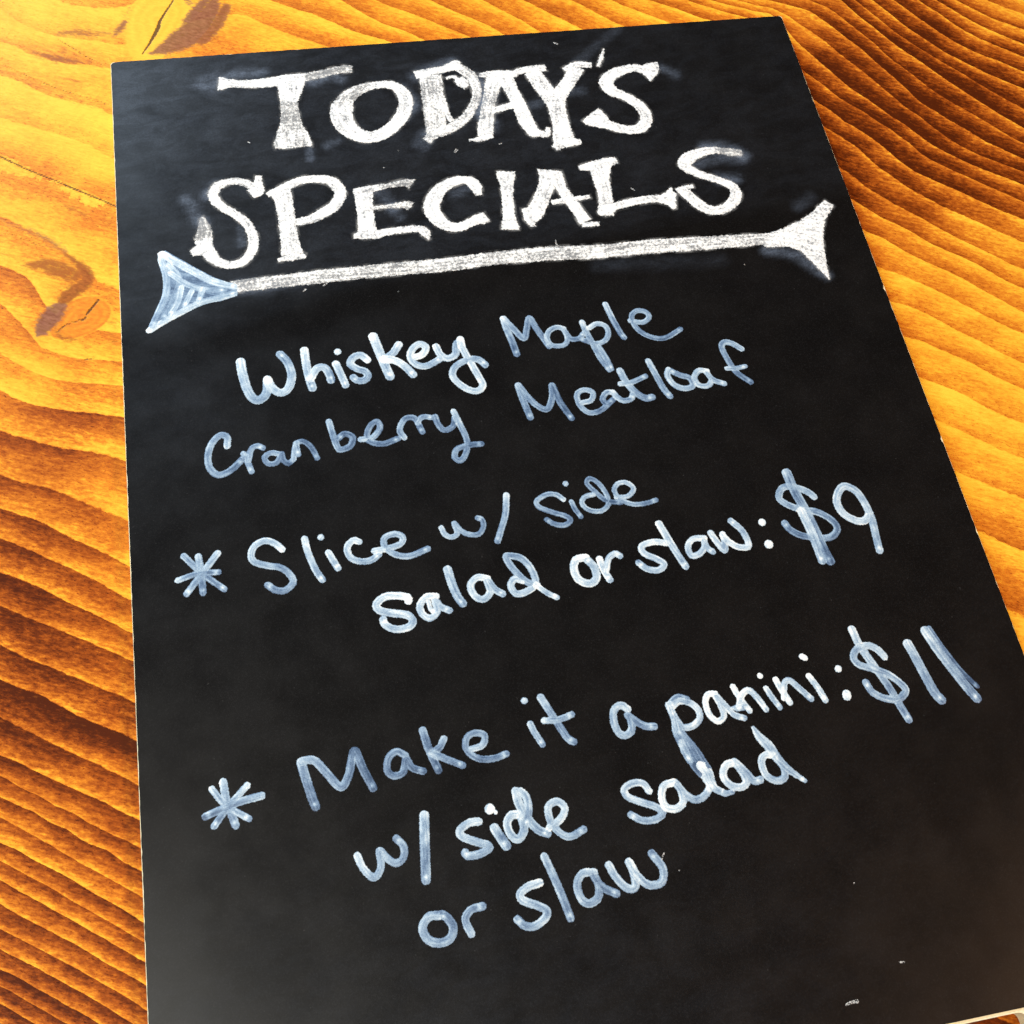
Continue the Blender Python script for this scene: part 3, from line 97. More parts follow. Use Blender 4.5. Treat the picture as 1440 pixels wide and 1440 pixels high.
CRACKS = [([-41.8,-36.4,0.64,-31.7,-43.9,0.58,-21.8,-50.3,0.46,-16.9,-53.8,0.74,-9.5,-58.6,0.57,-1.6,-64.1,0.57],1),([-41,9.1,0.25,-34.4,4,0.37,-25.3,-2.4,0.43,-17,-7.6,0.49,-9.8,-11.5,0.49,-2,-15.2,0.37],0.7),([-20.7,20.2,0.32,-15.9,16,0.57,-10.1,10.1,0.5,-2.3,4.2,0.31],0.7),([24.1,37.9,0.5,18.6,27.4,0.98,17.3,22.8,1.63,14,15.4,0.97,10.8,9.6,0.32],1),([-41.4,-69.7,0.28,-34.1,-74.7,0.38,-26.9,-79.3,0.33],0.6),([-21.9,-115.6,0.52,-20.5,-114.1,0.52,-18.8,-113.1,0.42,-16.7,-112.5,0.42,-14.6,-111.9,0.63,-13.7,-112,1.05,-12.7,-110.7,0.47],0.8),([-12.7,-110.1,0.53,-11.5,-108.5,1.06,-10.7,-107.4,0.79,-9.5,-105.8,0.8,-8.5,-104.4,0.8],0.85),([-13.7,-127.9,0.36,-10.3,-128.3,0.41],0.8),([-6.2,-122.6,0.26,-1.9,-122,0.26],0.6)]
BARK = [([-19.2,-83.3,2.19,-16.3,-86.4,3.27,-14,-89.5,4.35,-12.1,-92.5,5.41,-11.7,-95,5.39,-13.4,-97.5,5.9,-16.3,-99.5,6.41,-18.7,-101.6,6.38,-20.4,-103.8,4.76],0.95,0),([-32.9,-86.9,3.24,-26.9,-87,7.04,-21,-90.2,8.65,-16,-93.2,7.01],0.66,0),([-26.5,-91.3,2.69,-19.8,-94,3.23,-14.6,-95.8,3.23],0.35,0),([-20.6,-104.7,4.75,-23,-107.9,7.87,-25.4,-111.1,8.08,-27.2,-114.4,5.7,-28.6,-115.9,3.1],1,1),([-20.4,-104.7,1.32,-22.1,-109.2,1.57,-23.3,-112.6,1.3,-22.6,-115.6,1.56,-20.5,-118.4,2.33,-17.8,-119.6,2.07,-15.4,-119.6,1.29],1,0),([-17,-96.5,1.88,-19.8,-97.9,1.07,-22.7,-100,0.53],0.9,0),([-31.7,-95.5,3.73,-29.8,-98.8,3.18],0.5,0),([-35.2,-104,2.1,-30.5,-102.8,2.63],0.45,0),([-12.3,-102.7,1.06,-10,-103.9,1.06,-6.7,-107.6,1.33],0.55,0),([4.9,27.8,3.26,3.4,24.9,4.54,1.4,22,3.87,0.3,20.5,1.93],0.8,0.6),([9.1,39.3,1.33,6.2,34,1.32,5,30.2,1.96],0.6,0.4),([14,9.7,2.55,19.5,11.8,7.06,26.9,16.5,12.32,33.3,22.9,11.82,38.3,31.1,7.99,39.6,35,6.03],0.95,0.8),([44.5,32.1,5.35,40,23,7.25,33.9,15,7.15],0.85,0.5),([29,25.6,5.92,33.3,31.5,6.64,36.9,36.8,5.36],0.85,0.9),([29.1,37.5,3.34,30.4,35.4,2.67],0.8,0.9),([34.8,11.1,2.59,39.8,16,2.61],0.5,0),([-20.1,23.6,4.48,-13.1,23.3,5.78,-6.4,22.3,4.5,-1,21.4,3.22],0.55,0.2),([-31.8,15.2,1.89,-26.6,12.9,4.4,-20.8,10.1,5.65,-14.7,8.3,4.4,-8.1,7,1.57],0.62,0.2),([-26.5,17,3.79,-18.6,14,5.06,-12,9.6,3.15],0.3,0),([-41.4,-65.3,2.22,-32.9,-70.7,2.77,-26.9,-74.9,3.86,-22.1,-79.2,3.85,-19.2,-82.7,2.74],0.6,0.6),([-42.2,5.9,4.32,-31.8,-0.6,4.92,-18.9,-9.5,3.97,-3.4,-17.9,3.65],0.32,0),([-20.1,0.7,3.1,-13.5,-2.8,4.33],0.35,0),([-19,-62.1,3.39,-14.1,-65.3,3.95,-11.6,-67.5,2.81],0.45,0),([-28.8,-54.5,2.27,-26.3,-57.4,2.83],0.3,0),([-16.7,-127.5,1.28,-13.8,-129.6,1.27],0.6,0),([-5.5,-113.7,2.1,-2.4,-115.2,3.15],0.5,0),([-15.1,-124.6,2.05,-11.8,-123.3,2.58,-8,-122,2.07],0.45,0),([-32.6,-115.4,2.58,-29.8,-118.1,2.57],0.5,0),([-26.6,-116.2,1.29,-24.3,-118.8,1.55],0.4,0),([-27.5,-121.2,1.54,-25.2,-123.8,1.53],0.4,0),([-22.6,-137.9,2,-18,-139.3,2.5,-11.2,-141.3,2.5],0.35,0)]
KNOT = [[-14.1,-111.1],[-21.5,-118],[-6.7,-105.5],[-17.6,-104.2],[17.5,26.7]]

# ---------------------------------------------------------------- helpers
THICK = 0.006                       # board thickness
SIGN_W = 270.0; NOTCH_Y = -373.6; SIGN_H = 400.0; NOTCH_L = 36.0; NOTCH_R = 232.3

def tag(o, label=None, cat=None, kind=None, group=None):
    if label: o['label'] = label
    if cat: o['category'] = cat
    if kind: o['kind'] = kind
    if group: o['group'] = group
    return o

def empty(name, loc=(0, 0, 0), parent=None):
    o = bpy.data.objects.new(name, None); col.objects.link(o); o.location = loc
    o.empty_display_size = 0.02
    if parent: o.parent = parent
    return o

def mesh_obj(name, verts, faces, mat, parent=None, attrs=None, smooth=True):
    m = bpy.data.meshes.new(name)
    verts = np.asarray(verts, dtype=np.float32); faces = np.asarray(faces, dtype=np.int32)
    m.vertices.add(len(verts)); m.vertices.foreach_set('co', verts.ravel())
    n = faces.shape[1]
    m.loops.add(faces.size); m.loops.foreach_set('vertex_index', faces.ravel())
    m.polygons.add(len(faces)); m.polygons.foreach_set('loop_start', np.arange(0, faces.size, n, dtype=np.int32))
    m.update(calc_edges=True)
    m.polygons.foreach_set('use_smooth', np.full(len(faces), smooth, dtype=bool))
    for k, v in (attrs or {}).items():
        a = m.attributes.new(k, 'FLOAT', 'POINT'); a.data.foreach_set('value', np.asarray(v, dtype=np.float32))
    m.validate()
    m.materials.append(mat)
    o = bpy.data.objects.new(name, m); col.objects.link(o)
    if parent: o.parent = parent
    return o

def sstep(a, b, x):
    t = np.clip((x - a) / (b - a), 0, 1); return t * t * (3 - 2 * t)

def curve_points(pts, widths, step):
    """Catmull-Rom through the points, resampled about every step."""
    p = np.asarray(pts, float); w = np.asarray(widths, float)
    if len(p) == 1: return p, w
    q = np.vstack([2 * p[0] - p[1], p, 2 * p[-1] - p[-2]]); ww = np.concatenate([[w[0]], w, [w[-1]]])
    out, ow = [], []
    for i in range(1, len(q) - 2):
        n = max(2, int(np.linalg.norm(q[i + 1] - q[i]) / step))
        for t in np.arange(n) / n:
            t2, t3 = t * t, t * t * t
            c = [-.5 * t3 + t2 - .5 * t, 1.5 * t3 - 2.5 * t2 + 1, -1.5 * t3 + 2 * t2 + .5 * t, .5 * t3 - .5 * t2]
            out.append(c[0] * q[i - 1] + c[1] * q[i] + c[2] * q[i + 1] + c[3] * q[i + 2])
            ow.append(ww[i] * (1 - t) + ww[i + 1] * t)
    out.append(p[-1]); ow.append(w[-1])
    return np.array(out), np.array(ow)

def stroke_field(P, pts, widths, flat=False):
    """distance of grid points P to a brush stroke (negative inside), side offset, run along the stroke"""
    c, w = curve_points(pts, widths, 0.5)
    if len(c) == 1: c = np.vstack([c, c + 1e-3]); w = np.concatenate([w, w])
    best = np.full(len(P), 1e9); lat = np.zeros(len(P)); run = np.zeros(len(P))
    L = np.concatenate([[0], np.cumsum(np.linalg.norm(np.diff(c, axis=0), axis=1))])
    R = w.max() / 2 + 2.0
    for i in range(len(c) - 1):
        a, b = c[i], c[i + 1]
        lo = np.minimum(a, b) - R; hi = np.maximum(a, b) + R
        idx = np.where((P[:, 0] > lo[0]) & (P[:, 0] < hi[0]) & (P[:, 1] > lo[1]) & (P[:, 1] < hi[1]))[0]
        if not len(idx): continue
        d = b - a; n2 = max(d @ d, 1e-9); v = P[idx] - a
        tr = (v @ d) / n2; t = np.clip(tr, 0, 1)
        cr = (v[:, 1] * d[0] - v[:, 0] * d[1]) / math.sqrt(n2)
        dist = np.linalg.norm(v - t[:, None] * d, axis=1)
        sd = dist - (w[i] * (1 - t) + w[i + 1] * t) / 2
        m = sd < best[idx]
        k = idx[m]; best[k] = sd[m]; lat[k] = cr[m]; run[k] = (L[i] + t * math.sqrt(n2))[m]
    if flat and len(pts) > 1:                           # chalk stick: strokes end square
        for end, nxt, wd, near in ((c[0], c[min(2, len(c) - 1)], w[0], run < 0.6 * w[0] + 0.3), (c[-1], c[max(-3, -len(c))], w[-1], run > L[-1] - 0.6 * w[-1] - 0.3)):
            d = (end - nxt) / max(np.linalg.norm(end - nxt), 1e-9)
            best = np.where(near, np.maximum(best, (P - end) @ d - 0.25), best)
    return best, lat, run, L[-1], c

def poly_field(P, pts):
    q = np.asarray(pts, float); best = np.full(len(P), 1e9); ins = np.zeros(len(P), bool)
    for i in range(len(q)):
        a, b = q[i], q[(i + 1) % len(q)]; d = b - a; v = P - a
        t = np.clip((v @ d) / (d @ d), 0, 1)
        best = np.minimum(best, np.linalg.norm(v - t[:, None] * d, axis=1))
        c = (a[1] > P[:, 1]) != (b[1] > P[:, 1])
        with np.errstate(divide='ignore', invalid='ignore'):
            x = a[0] + (P[:, 1] - a[1]) / (b[1] - a[1]) * d[0]
        ins ^= c & (P[:, 0] < x)
    return np.where(ins, -best, best)

def unpack(flat):
    a = np.asarray(flat, float).reshape(-1, 3); return a[:, :2], a[:, 2]

class Mat:
    """small wrapper to write node trees in few lines"""
    def __init__(self, name):
        self.m = bpy.data.materials.new(name); self.m.use_nodes = True
        self.t = self.m.node_tree; self.t.nodes.clear()
        self.out = self.t.nodes.new('ShaderNodeOutputMaterial')
    def n(self, typ, **kw):
        nd = self.t.nodes.new(typ)
        for k, v in kw.items(): setattr(nd, k, v)
        return nd
    def put(self, sock, v):
        if isinstance(v, (int, float)): sock.default_value = v
        elif isinstance(v, tuple): sock.default_value = v if len(v) == len(sock.default_value) else v + (1,)
        else: self.t.links.new(v, sock)
    def math(self, op, a, b=0.0, c=0.0, clamp=False):
        nd = self.n('ShaderNodeMath', operation=op, use_clamp=clamp)
        for s, v in zip(nd.inputs, (a, b, c)): self.put(s, v)
        return nd.outputs[0]
    def rng(self, v, a, b, c=0.0, d=1.0, smooth=True):
        nd = self.n('ShaderNodeMapRange', interpolation_type='SMOOTHSTEP' if smooth else 'LINEAR')
        for s, x in zip(nd.inputs, (v, a, b, c, d)): self.put(s, x)
        return nd.outputs[0]
    def attr(self, name):
        return self.n('ShaderNodeAttribute', attribute_name=name).outputs['Fac']
    def pos(self, scale=(1, 1, 1), rot=0.0):
        tc = self.n('ShaderNodeTexCoord'); mp = self.n('ShaderNodeMapping')
        mp.inputs['Scale'].default_value = scale; mp.inputs['Rotation'].default_value = (0, 0, rot)
        self.t.links.new(tc.outputs['Object'], mp.inputs['Vector']); return mp.outputs['Vector']
    def noise(self, vec, scale, detail=3.0, rough=0.55, dist=0.0):
        nd = self.n('ShaderNodeTexNoise'); self.put(nd.inputs['Vector'], vec)
        nd.inputs['Scale'].default_value = scale; nd.inputs['Detail'].default_value = detail
        nd.inputs['Roughness'].default_value = rough; nd.inputs['Distortion'].default_value = dist
        return nd.outputs['Fac']
    def ramp(self, fac, stops):
        nd = self.n('ShaderNodeValToRGB'); cr = nd.color_ramp
        while len(cr.elements) < len(stops): cr.elements.new(0.5)
        for e_, (p_, c_) in zip(cr.elements, stops): e_.position = p_; e_.color = tuple(c_) + (1,)
        self.put(nd.inputs['Fac'], fac); return nd.outputs['Color']
    def mix(self, f, a, b):
        nd = self.n('ShaderNodeMix', data_type='RGBA')
        self.put(nd.inputs[0], f); self.put(nd.inputs[6], a); self.put(nd.inputs[7], b); return nd.outputs[2]
    def bsdf(self, color, rough=0.5, spec=0.5, normal=None, alpha=None):
        b = self.n('ShaderNodeBsdfPrincipled')
        self.put(b.inputs['Base Color'], color); self.put(b.inputs['Roughness'], rough)
        self.put(b.inputs['Specular IOR Level'], spec)
        if normal is not None: self.put(b.inputs['Normal'], normal)
        if alpha is not None: self.put(b.inputs['Alpha'], alpha)
        self.t.links.new(b.outputs[0], self.out.inputs['Surface']); return b
    def bump(self, h, strength, dist):
        b = self.n('ShaderNodeBump'); b.inputs['Strength'].default_value = strength; b.inputs['Distance'].default_value = dist
        self.put(b.inputs['Height'], h); return b.outputs['Normal']
MM = (1000, 1000, 1000)

# ---------------------------------------------------------------- materials
def wood_material():
    M = Mat('stained_pine')
    ph, st = M.attr('ring'), M.attr('stain')
    bark, crack, knot, kr = M.attr('bark'), M.attr('crack'), M.attr('knot'), M.attr('knot_ring')
    mm = M.pos(MM)
    wob = M.noise(mm, 0.05, 3)
    fine = M.noise(mm, 0.45, 3)
    ph2 = M.math('ADD', ph, M.math('ADD', M.math('MULTIPLY', M.math('SUBTRACT', wob, 0.5), 0.12), M.math('MULTIPLY', M.math('SUBTRACT', fine, 0.5), 0.10)))
    saw = M.math('SUBTRACT', 1.0, M.math('FRACT', ph2))             # 1 at the late wood line, fading to 0
    edge = M.rng(saw, 0.0, 0.035, 1.0, 0.0)                          # softens the step between two rings
    saw = M.math('ADD', M.math('POWER', saw, M.math('SUBTRACT', 1.35, M.math('MULTIPLY', st, 0.95))), M.math('MULTIPLY', edge, 0.45))
    # blotches, stretched along the grain
    gr = M.pos((420, 1000, 1000), math.radians(0))
    gv = M.pos(MM, 0.40); sv = M.n('ShaderNodeVectorMath', operation='MULTIPLY'); M.put(sv.inputs[0], gv); sv.inputs[1].default_value = (0.42, 1.0, 1.0)
    g = sv.outputs[0]
    blot = M.noise(g, 0.85, 5, 0.72); big = M.noise(g, 0.11, 3, 0.6); fleck = M.noise(g, 1.9, 3, 0.65)
    each = M.n('ShaderNodeTexWhiteNoise', noise_dimensions='1D'); M.put(each.inputs['W'], M.math('FLOOR', ph2))
    ringvar = M.math('MULTIPLY', M.math('SUBTRACT', each.outputs['Value'], 0.5), 0.22)
    s1 = M.math('MULTIPLY', st, M.math('ADD', M.math('MULTIPLY', saw, 0.86), 0.25))
    s2 = M.math('MULTIPLY', M.math('SUBTRACT', blot, 0.5), M.math('ADD', M.math('MULTIPLY', st, 1.25), 0.22))
    s3 = M.math('MULTIPLY', M.math('SUBTRACT', big, 0.5), M.math('ADD', M.math('MULTIPLY', st, 0.55), 0.30))
    fl = M.math('MULTIPLY', M.rng(fleck, 0.56, 0.72), M.math('ADD', M.math('MULTIPLY', saw, 0.34), 0.06))
    fv = M.n('ShaderNodeVectorMath', operation='MULTIPLY'); M.put(fv.inputs[0], gv); fv.inputs[1].default_value = (0.12, 1.6, 1.0)
    fibre = M.math('MULTIPLY', M.math('SUBTRACT', M.noise(fv.outputs[0], 1.1, 4, 0.7), 0.5), 0.30)
    dark = M.math('ADD', M.math('ADD', s1, M.math('ADD', s2, fibre)), M.math('ADD', M.math('ADD', s3, fl), M.math('MULTIPLY', ringvar, st)))
    kdark = M.math('ADD', M.math('MULTIPLY', kr, 0.05), M.math('MULTIPLY', M.math('SUBTRACT', blot, 0.42), 0.35))
    kdark = M.math('ADD', kdark, M.attr('knot_base'))
    dk = M.n('ShaderNodeMix', data_type='FLOAT'); M.put(dk.inputs[0], knot); M.put(dk.inputs[2], dark); M.put(dk.inputs[3], kdark)
    dark = dk.outputs[0]
    c = M.ramp(dark, [(0.0, (0.93, 0.56, 0.048)), (0.16, (0.88, 0.42, 0.030)), (0.36, (0.66, 0.195, 0.015)), (0.58, (0.37, 0.080, 0.007)), (0.80, (0.17, 0.031, 0.003)), (1.0, (0.075, 0.013, 0.002))])
    bn = M.noise(g, 0.9, 4, 0.65)
    bk = M.rng(M.math('ADD', bark, M.math('MULTIPLY', M.math('SUBTRACT', bn, 0.5), 1.6)), 0.12, 0.78)
    c = M.mix(M.math('MULTIPLY', bk, 0.92), c, M.mix(M.attr('bark_grey'), M.ramp(bn, [(0.3, (0.17, 0.036, 0.006)), (0.7, (0.44, 0.13, 0.018))]), M.ramp(bn, [(0.3, (0.14, 0.042, 0.022)), (0.7, (0.33, 0.14, 0.085))])))
    ck = M.rng(M.math('ADD', crack, M.math('MULTIPLY', M.math('SUBTRACT', M.noise(mm, 1.3, 3), 0.5), 1.2)), 0.2, 0.75)
    c = M.mix(M.math('MULTIPLY', ck, 0.9), c, (0.075, 0.024, 0.006))
    h = M.math('ADD', M.math('MULTIPLY', saw, 0.10), M.math('SUBTRACT', M.math('MULTIPLY', fleck, 0.5), M.math('MULTIPLY', ck, 1.5)))
    M.bsdf(c, M.rng(fleck, 0.3, 0.7, 0.42, 0.55), 0.06, M.bump(h, 0.35, 0.00025))
    return M.m

def paint_material():
    M = Mat('black_chalkboard_paint')
    mm = M.pos(MM)
    dust_sheen = M.attr('dust_sheen'); wet = M.attr('wiped')
    st = M.n('ShaderNodeVectorMath', operation='MULTIPLY'); M.put(st.inputs[0], M.pos(MM, -0.12)); st.inputs[1].default_value = (0.5, 1.0, 1.0)
    wipe = M.noise(st.outputs[0], 0.16, 5, 0.68, 0.6); cloud = M.noise(mm, 0.06, 4, 0.6); grain = M.noise(mm, 1.6, 3, 0.7)
    k = M.math('MULTIPLY', dust_sheen, M.math('ADD', M.rng(wipe, 0.36, 0.66, 0.05, 0.85), M.math('MULTIPLY', cloud, 0.8)))
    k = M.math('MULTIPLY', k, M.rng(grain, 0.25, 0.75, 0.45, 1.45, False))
    base = M.ramp(cloud, [(0.3, (0.0030, 0.0025, 0.0024)), (0.7, (0.0050, 0.0042, 0.0038))])
    c = M.mix(M.math('MINIMUM', k, 1.0), base, (0.42, 0.52, 0.70))  # bluish, so the chalk haze also carries the painted window sheen
    pin = M.rng(M.noise(mm, 0.9, 2, 0.4), 0.765, 0.79)
    c = M.mix(M.math('MULTIPLY', pin, 0.03), c, (0.5, 0.5, 0.5))
    tooth = M.noise(mm, 2.4, 3, 0.7)
    c = M.mix(M.rng(tooth, 0.48, 0.72, 0.0, 0.011), c, (0.6, 0.6, 0.62))
    rough = M.math('SUBTRACT', M.rng(cloud, 0.3, 0.7, 0.29, 0.35), M.math('MULTIPLY', wet, 0.05))
    M.bsdf(c, rough, 0.24, M.bump(M.math('ADD', M.math('ADD', grain, M.math('MULTIPLY', tooth, 0.8)), M.math('MULTIPLY', wipe, 0.3)), 0.07, 0.0001))
    return M.m

def fibre_material():
    M = Mat('raw_fibreboard')
    mm = M.pos(MM); n = M.noise(mm, 1.4, 4, 0.7)
    M.bsdf(M.ramp(n, [(0.25, (0.80, 0.66, 0.38)), (0.75, (0.95, 0.87, 0.62))]), 0.75, 0.3, M.bump(n, 0.4, 0.0002))
    return M.m

def marker_material():
    M = Mat('white_chalk_marker_ink')
    mm = M.pos(MM)
    sd, tone, lat, run = M.attr('edge'), M.attr('whiteness'), M.attr('side'), M.attr('run')
    cv = M.n('ShaderNodeCombineXYZ'); M.put(cv.inputs[0], M.math('MULTIPLY', run, 0.16)); M.put(cv.inputs[1], M.math('MULTIPLY', lat, 1.5)); M.put(cv.inputs[2], M.math('MULTIPLY', M.attr('stroke'), 7.3))
    streak = M.noise(cv.outputs[0], 1.0, 3, 0.6)
    rag = M.noise(mm, 1.5, 3, 0.6); speck = M.noise(mm, 2.6, 3, 0.65); patch = M.noise(mm, 0.28, 3, 0.6)
    e = M.math('ADD', sd, M.math('MULTIPLY', M.math('SUBTRACT', rag, 0.5), 0.62))
    alpha = M.rng(e, 0.10, -0.12)
    rim = M.math('MULTIPLY', M.rng(sd, -0.75, -0.3), M.rng(sd, -0.02, -0.25))
    v = M.math('ADD', tone, M.math('ADD', M.math('MULTIPLY', M.math('SUBTRACT', streak, 0.5), 1.05), M.math('MULTIPLY', M.math('SUBTRACT', speck, 0.5), 0.75)))
    v = M.math('ADD', v, M.math('ADD', M.math('MULTIPLY', rim, 0.10), M.math('MULTIPLY', M.math('SUBTRACT', patch, 0.5), 0.85)))
    v = M.math('SUBTRACT', v, 0.05)
    c = M.ramp(v, [(0.0, (0.045, 0.085, 0.16)), (0.28, (0.135, 0.215, 0.34)), (0.55, (0.29, 0.41, 0.54)), (0.82, (0.54, 0.66, 0.75)), (1.0, (0.82, 0.87, 0.88))])
    M.bsdf(c, 0.42, 0.4, M.bump(M.math('ADD', speck, streak), 0.3, 0.0002), alpha)
    return M.m

def chalk_material():
    M = Mat('white_chalk')
    mm = M.pos(MM)
    sd, dens = M.attr('edge'), M.attr('whiteness')
    lat, run = M.attr('side'), M.attr('run')
    cv = M.n('ShaderNodeCombineXYZ'); M.put(cv.inputs[0], M.math('MULTIPLY', run, 0.10)); M.put(cv.inputs[1], M.math('MULTIPLY', lat, 1.0)); M.put(cv.inputs[2], M.math('MULTIPLY', M.attr('stroke'), 7.3))
    streak = M.noise(cv.outputs[0], 0.8, 3, 0.6)
    rag = M.noise(mm, 0.95, 4, 0.7); grain = M.noise(mm, 1.0, 4, 0.65); fine = M.noise(mm, 3.0, 2, 0.6); patch = M.noise(mm, 0.2, 3, 0.55)
    e = M.math('ADD', sd, M.math('MULTIPLY', M.math('SUBTRACT', rag, 0.5), 2.0))
    body = M.rng(e, 0.22, -0.22)
    q = M.math('ADD', M.math('MULTIPLY', grain, 0.75), M.math('ADD', M.math('MULTIPLY', streak, 0.45), M.math('ADD', M.math('MULTIPLY', fine, 0.3), M.math('MULTIPLY', patch, 0.35))))
    # chalk sits on the tooth of the board: holes open up where little of it was laid down
    thr = M.math('SUBTRACT', 1.30, M.math('MULTIPLY', dens, 0.49))
    tooth = M.rng(M.math('SUBTRACT', q, thr), -0.12, 0.10, 0.36, 1.0)
    tooth = M.math('MULTIPLY', tooth, M.rng(dens, 0.0, 0.5, 0.4, 1.0))
    halo = M.math('MULTIPLY', M.rng(sd, 1.2, -0.1), M.math('MULTIPLY', M.rng(patch, 0.42, 0.72, 0.0, 0.30), M.rng(fine, 0.3, 0.7, 0.5, 1.2)))
    alpha = M.math('MAXIMUM', M.math('MULTIPLY', body, tooth), halo)
    c = M.ramp(q, [(0.60, (0.42, 0.45, 0.50)), (1.0, (0.93, 0.93, 0.90))])
    M.bsdf(c, 0.9, 0.1, M.bump(grain, 0.5, 0.0002), alpha)
    return M.m

WOOD = wood_material(); PAINT = paint_material(); FIBRE = fibre_material(); INK = marker_material(); CHALK = chalk_material()

# ---------------------------------------------------------------- the table
def spaced(stops):
    out = []
    for a, b, s in stops: out += list(np.arange(a, b - 1e-6, s))
    out.append(stops[-1][1]); return np.array(out)

def thin_plate(src, val, dst, reg=0.02):
    n = len(src); src = src / 100.0; dst = dst / 100.0
    def ker(r2): return 0.5 * r2 * np.log(r2 + 1e-12)
    K = ker(((src[:, None] - src[None]) ** 2).sum(-1)) + np.eye(n) * reg * 0.01
    Pm = np.hstack([np.ones((n, 1)), src]); A = np.zeros((n + 3, n + 3)); A[:n, :n] = K; A[:n, n:] = Pm; A[n:, :n] = Pm.T
    sol = np.linalg.solve(A, np.concatenate([val, np.zeros(3)]))
    out = np.empty(len(dst))
    for i in range(0, len(dst), 20000):
        d = dst[i:i + 20000]; r2 = (d * d).sum(1)[:, None] + (src * src).sum(1)[None] - 2 * d @ src.T
        out[i:i + 20000] = ker(np.maximum(r2, 0)) @ sol[:n] + sol[n] + d @ sol[n + 1:]
    return out

def build_table():
    xs = spaced([(-420, -60, 24), (-60, 3, 0.5), (3, 78, 0.5), (78, 262, 1.2), (262, 396, 0.7), (396, 720, 24)])
    ys = spaced([(-660, -390, 22), (-390, 55, 0.65), (55, 330, 22)])
    gx, gy = np.meshgrid(xs, ys); P = np.stack([gx.ravel(), gy.ravel()], 1)
    near = (P[:, 0] > -62) & (P[:, 0] < 398) & (P[:, 1] > -392) & (P[:, 1] < 57)
    R = np.asarray(RINGS, float); ring = thin_plate(R[:, :2], R[:, 2], P)
    S_ = np.asarray(STAIN_SHADE, float); num = np.zeros(len(P)); den = np.zeros(len(P))
    for x, y, v in S_:
        w = 1.0 / (((P[:, 0] - x) ** 2 + (P[:, 1] - y) ** 2) + 60.0) ** 1.6; num += w * v; den += w
    stain = num / den
    bark = np.zeros(len(P)); crack = np.zeros(len(P)); knot = np.zeros(len(P)); kring = np.zeros(len(P)); kbase = np.zeros(len(P))
    idx = np.where(near)[0]; Q = P[idx]
    bgrey = np.zeros(len(P))
    for flat, a, gy_ in BARK:
        p, w = unpack(flat); sd = stroke_field(Q, p, w)[0]
        val = a * (1 - sstep(-2.6, 1.2, sd)); win = val > bark[idx]
        bgrey[idx] = np.where(win, gy_, bgrey[idx]); bark[idx] = np.maximum(bark[idx], val)
    for flat, a in CRACKS:
        p, w = unpack(flat); sd = stroke_field(Q, p, w)[0]
        crack[idx] = np.maximum(crack[idx], a * (1 - sstep(-0.5, 0.55, sd)))
    (kx, ky), _, _, _, (tx, ty) = KNOT
    for cx, cy, ang, ra, rb, base in ((kx - 0.5, ky, 0.50, 11.0, 7.6, 0.27), (tx, ty, 1.25, 22.0, 12.0, 0.02)):
        dx, dy = Q[:, 0] - cx, Q[:, 1] - cy
        u = (dx * math.cos(ang) + dy * math.sin(ang)) / ra; v = (-dx * math.sin(ang) + dy * math.cos(ang)) / rb
        r = np.sqrt(u * u + v * v) + 0.05 * np.sin(3 * np.arctan2(v, u) + 1)
        k = 1 - sstep(0.94, 1.06, r)
        knot[idx] = np.maximum(knot[idx], k); kring[idx] += k * (0.5 + 0.5 * np.sin(r * 22)); kbase[idx] += k * base
    n = len(P); W_ = len(xs); H_ = len(ys)
    V = np.column_stack([P, np.zeros(n)]) / 1000.0
    ii = (np.arange(H_ - 1)[:, None] * W_ + np.arange(W_ - 1)[None]).ravel()
    F = np.stack([ii, ii + 1, ii + 1 + W_, ii + W_], 1)
    rim = np.concatenate([np.arange(W_), (np.arange(1, H_) * W_ + W_ - 1), (H_ - 1) * W_ + np.arange(W_ - 2, -1, -1), np.arange(H_ - 2, 0, -1) * W_])
    low = V[rim].copy(); low[:, 2] = -0.032
    m = len(rim); a = rim; b = np.roll(rim, -1); la = n + np.arange(m); lb = n + np.roll(np.arange(m), -1)
    F = np.vstack([F, np.stack([a, la, lb, b], 1)])
    V = np.vstack([V, low])
    c4 = [n + int(np.where(rim == q)[0][0]) for q in (0, W_ - 1, n - 1, n - W_)]
    F = np.vstack([F, [[c4[3], c4[2], c4[1], c4[0]]]])
    ext = lambda z: np.concatenate([z, z[rim]])
    o = mesh_obj('wooden_table', V, F, WOOD, None, dict(ring=ext(ring), stain=ext(stain), bark=ext(bark), crack=ext(crack), knot=ext(knot), knot_ring=ext(kring), knot_base=ext(kbase), bark_grey=ext(bgrey)), smooth=False)
    tag(o, 'golden brown stained pine table top with knots and wavy dark grain under the black sign', 'table')
build_table()

# ---------------------------------------------------------------- the sign
sign = empty('chalkboard_sign', (0, 0, 0))
tag(sign, 'black chalkboard specials sign with white chalk heading and handwritten menu lying on the wooden table', 'chalkboard')

def arc(cx, cy, r, a0, a1, n=6):
    return [(cx + r * math.cos(math.radians(a0 + (a1 - a0) * i / n)), cy + r * math.sin(math.radians(a0 + (a1 - a0) * i / n))) for i in range(n + 1)]

def outline(ins, top, rf):
    """sign outline in mm, inset by ins, notch roof at y = top"""
    x0, x1, y1, y0 = ins, SIGN_W - ins, -ins, -SIGN_H + ins
    l, r = NOTCH_L - ins, NOTCH_R + ins
    p = arc(x0 + 1.2, y1 - 1.2, 1.2, 180, 90) + arc(x1 - 1.2, y1 - 1.2, 1.2, 90, 0)
    p += arc(x1 - 3, y0 + 3, 3, 0, -90) + [(r, y0)]
    p += arc(r - rf, top - rf, rf, 0, 90) + arc(l + rf, top - rf, rf, 90, 180) + [(l, y0)]
    p += arc(x0 + 3, y0 + 3, 3, -90, -180)
    return p

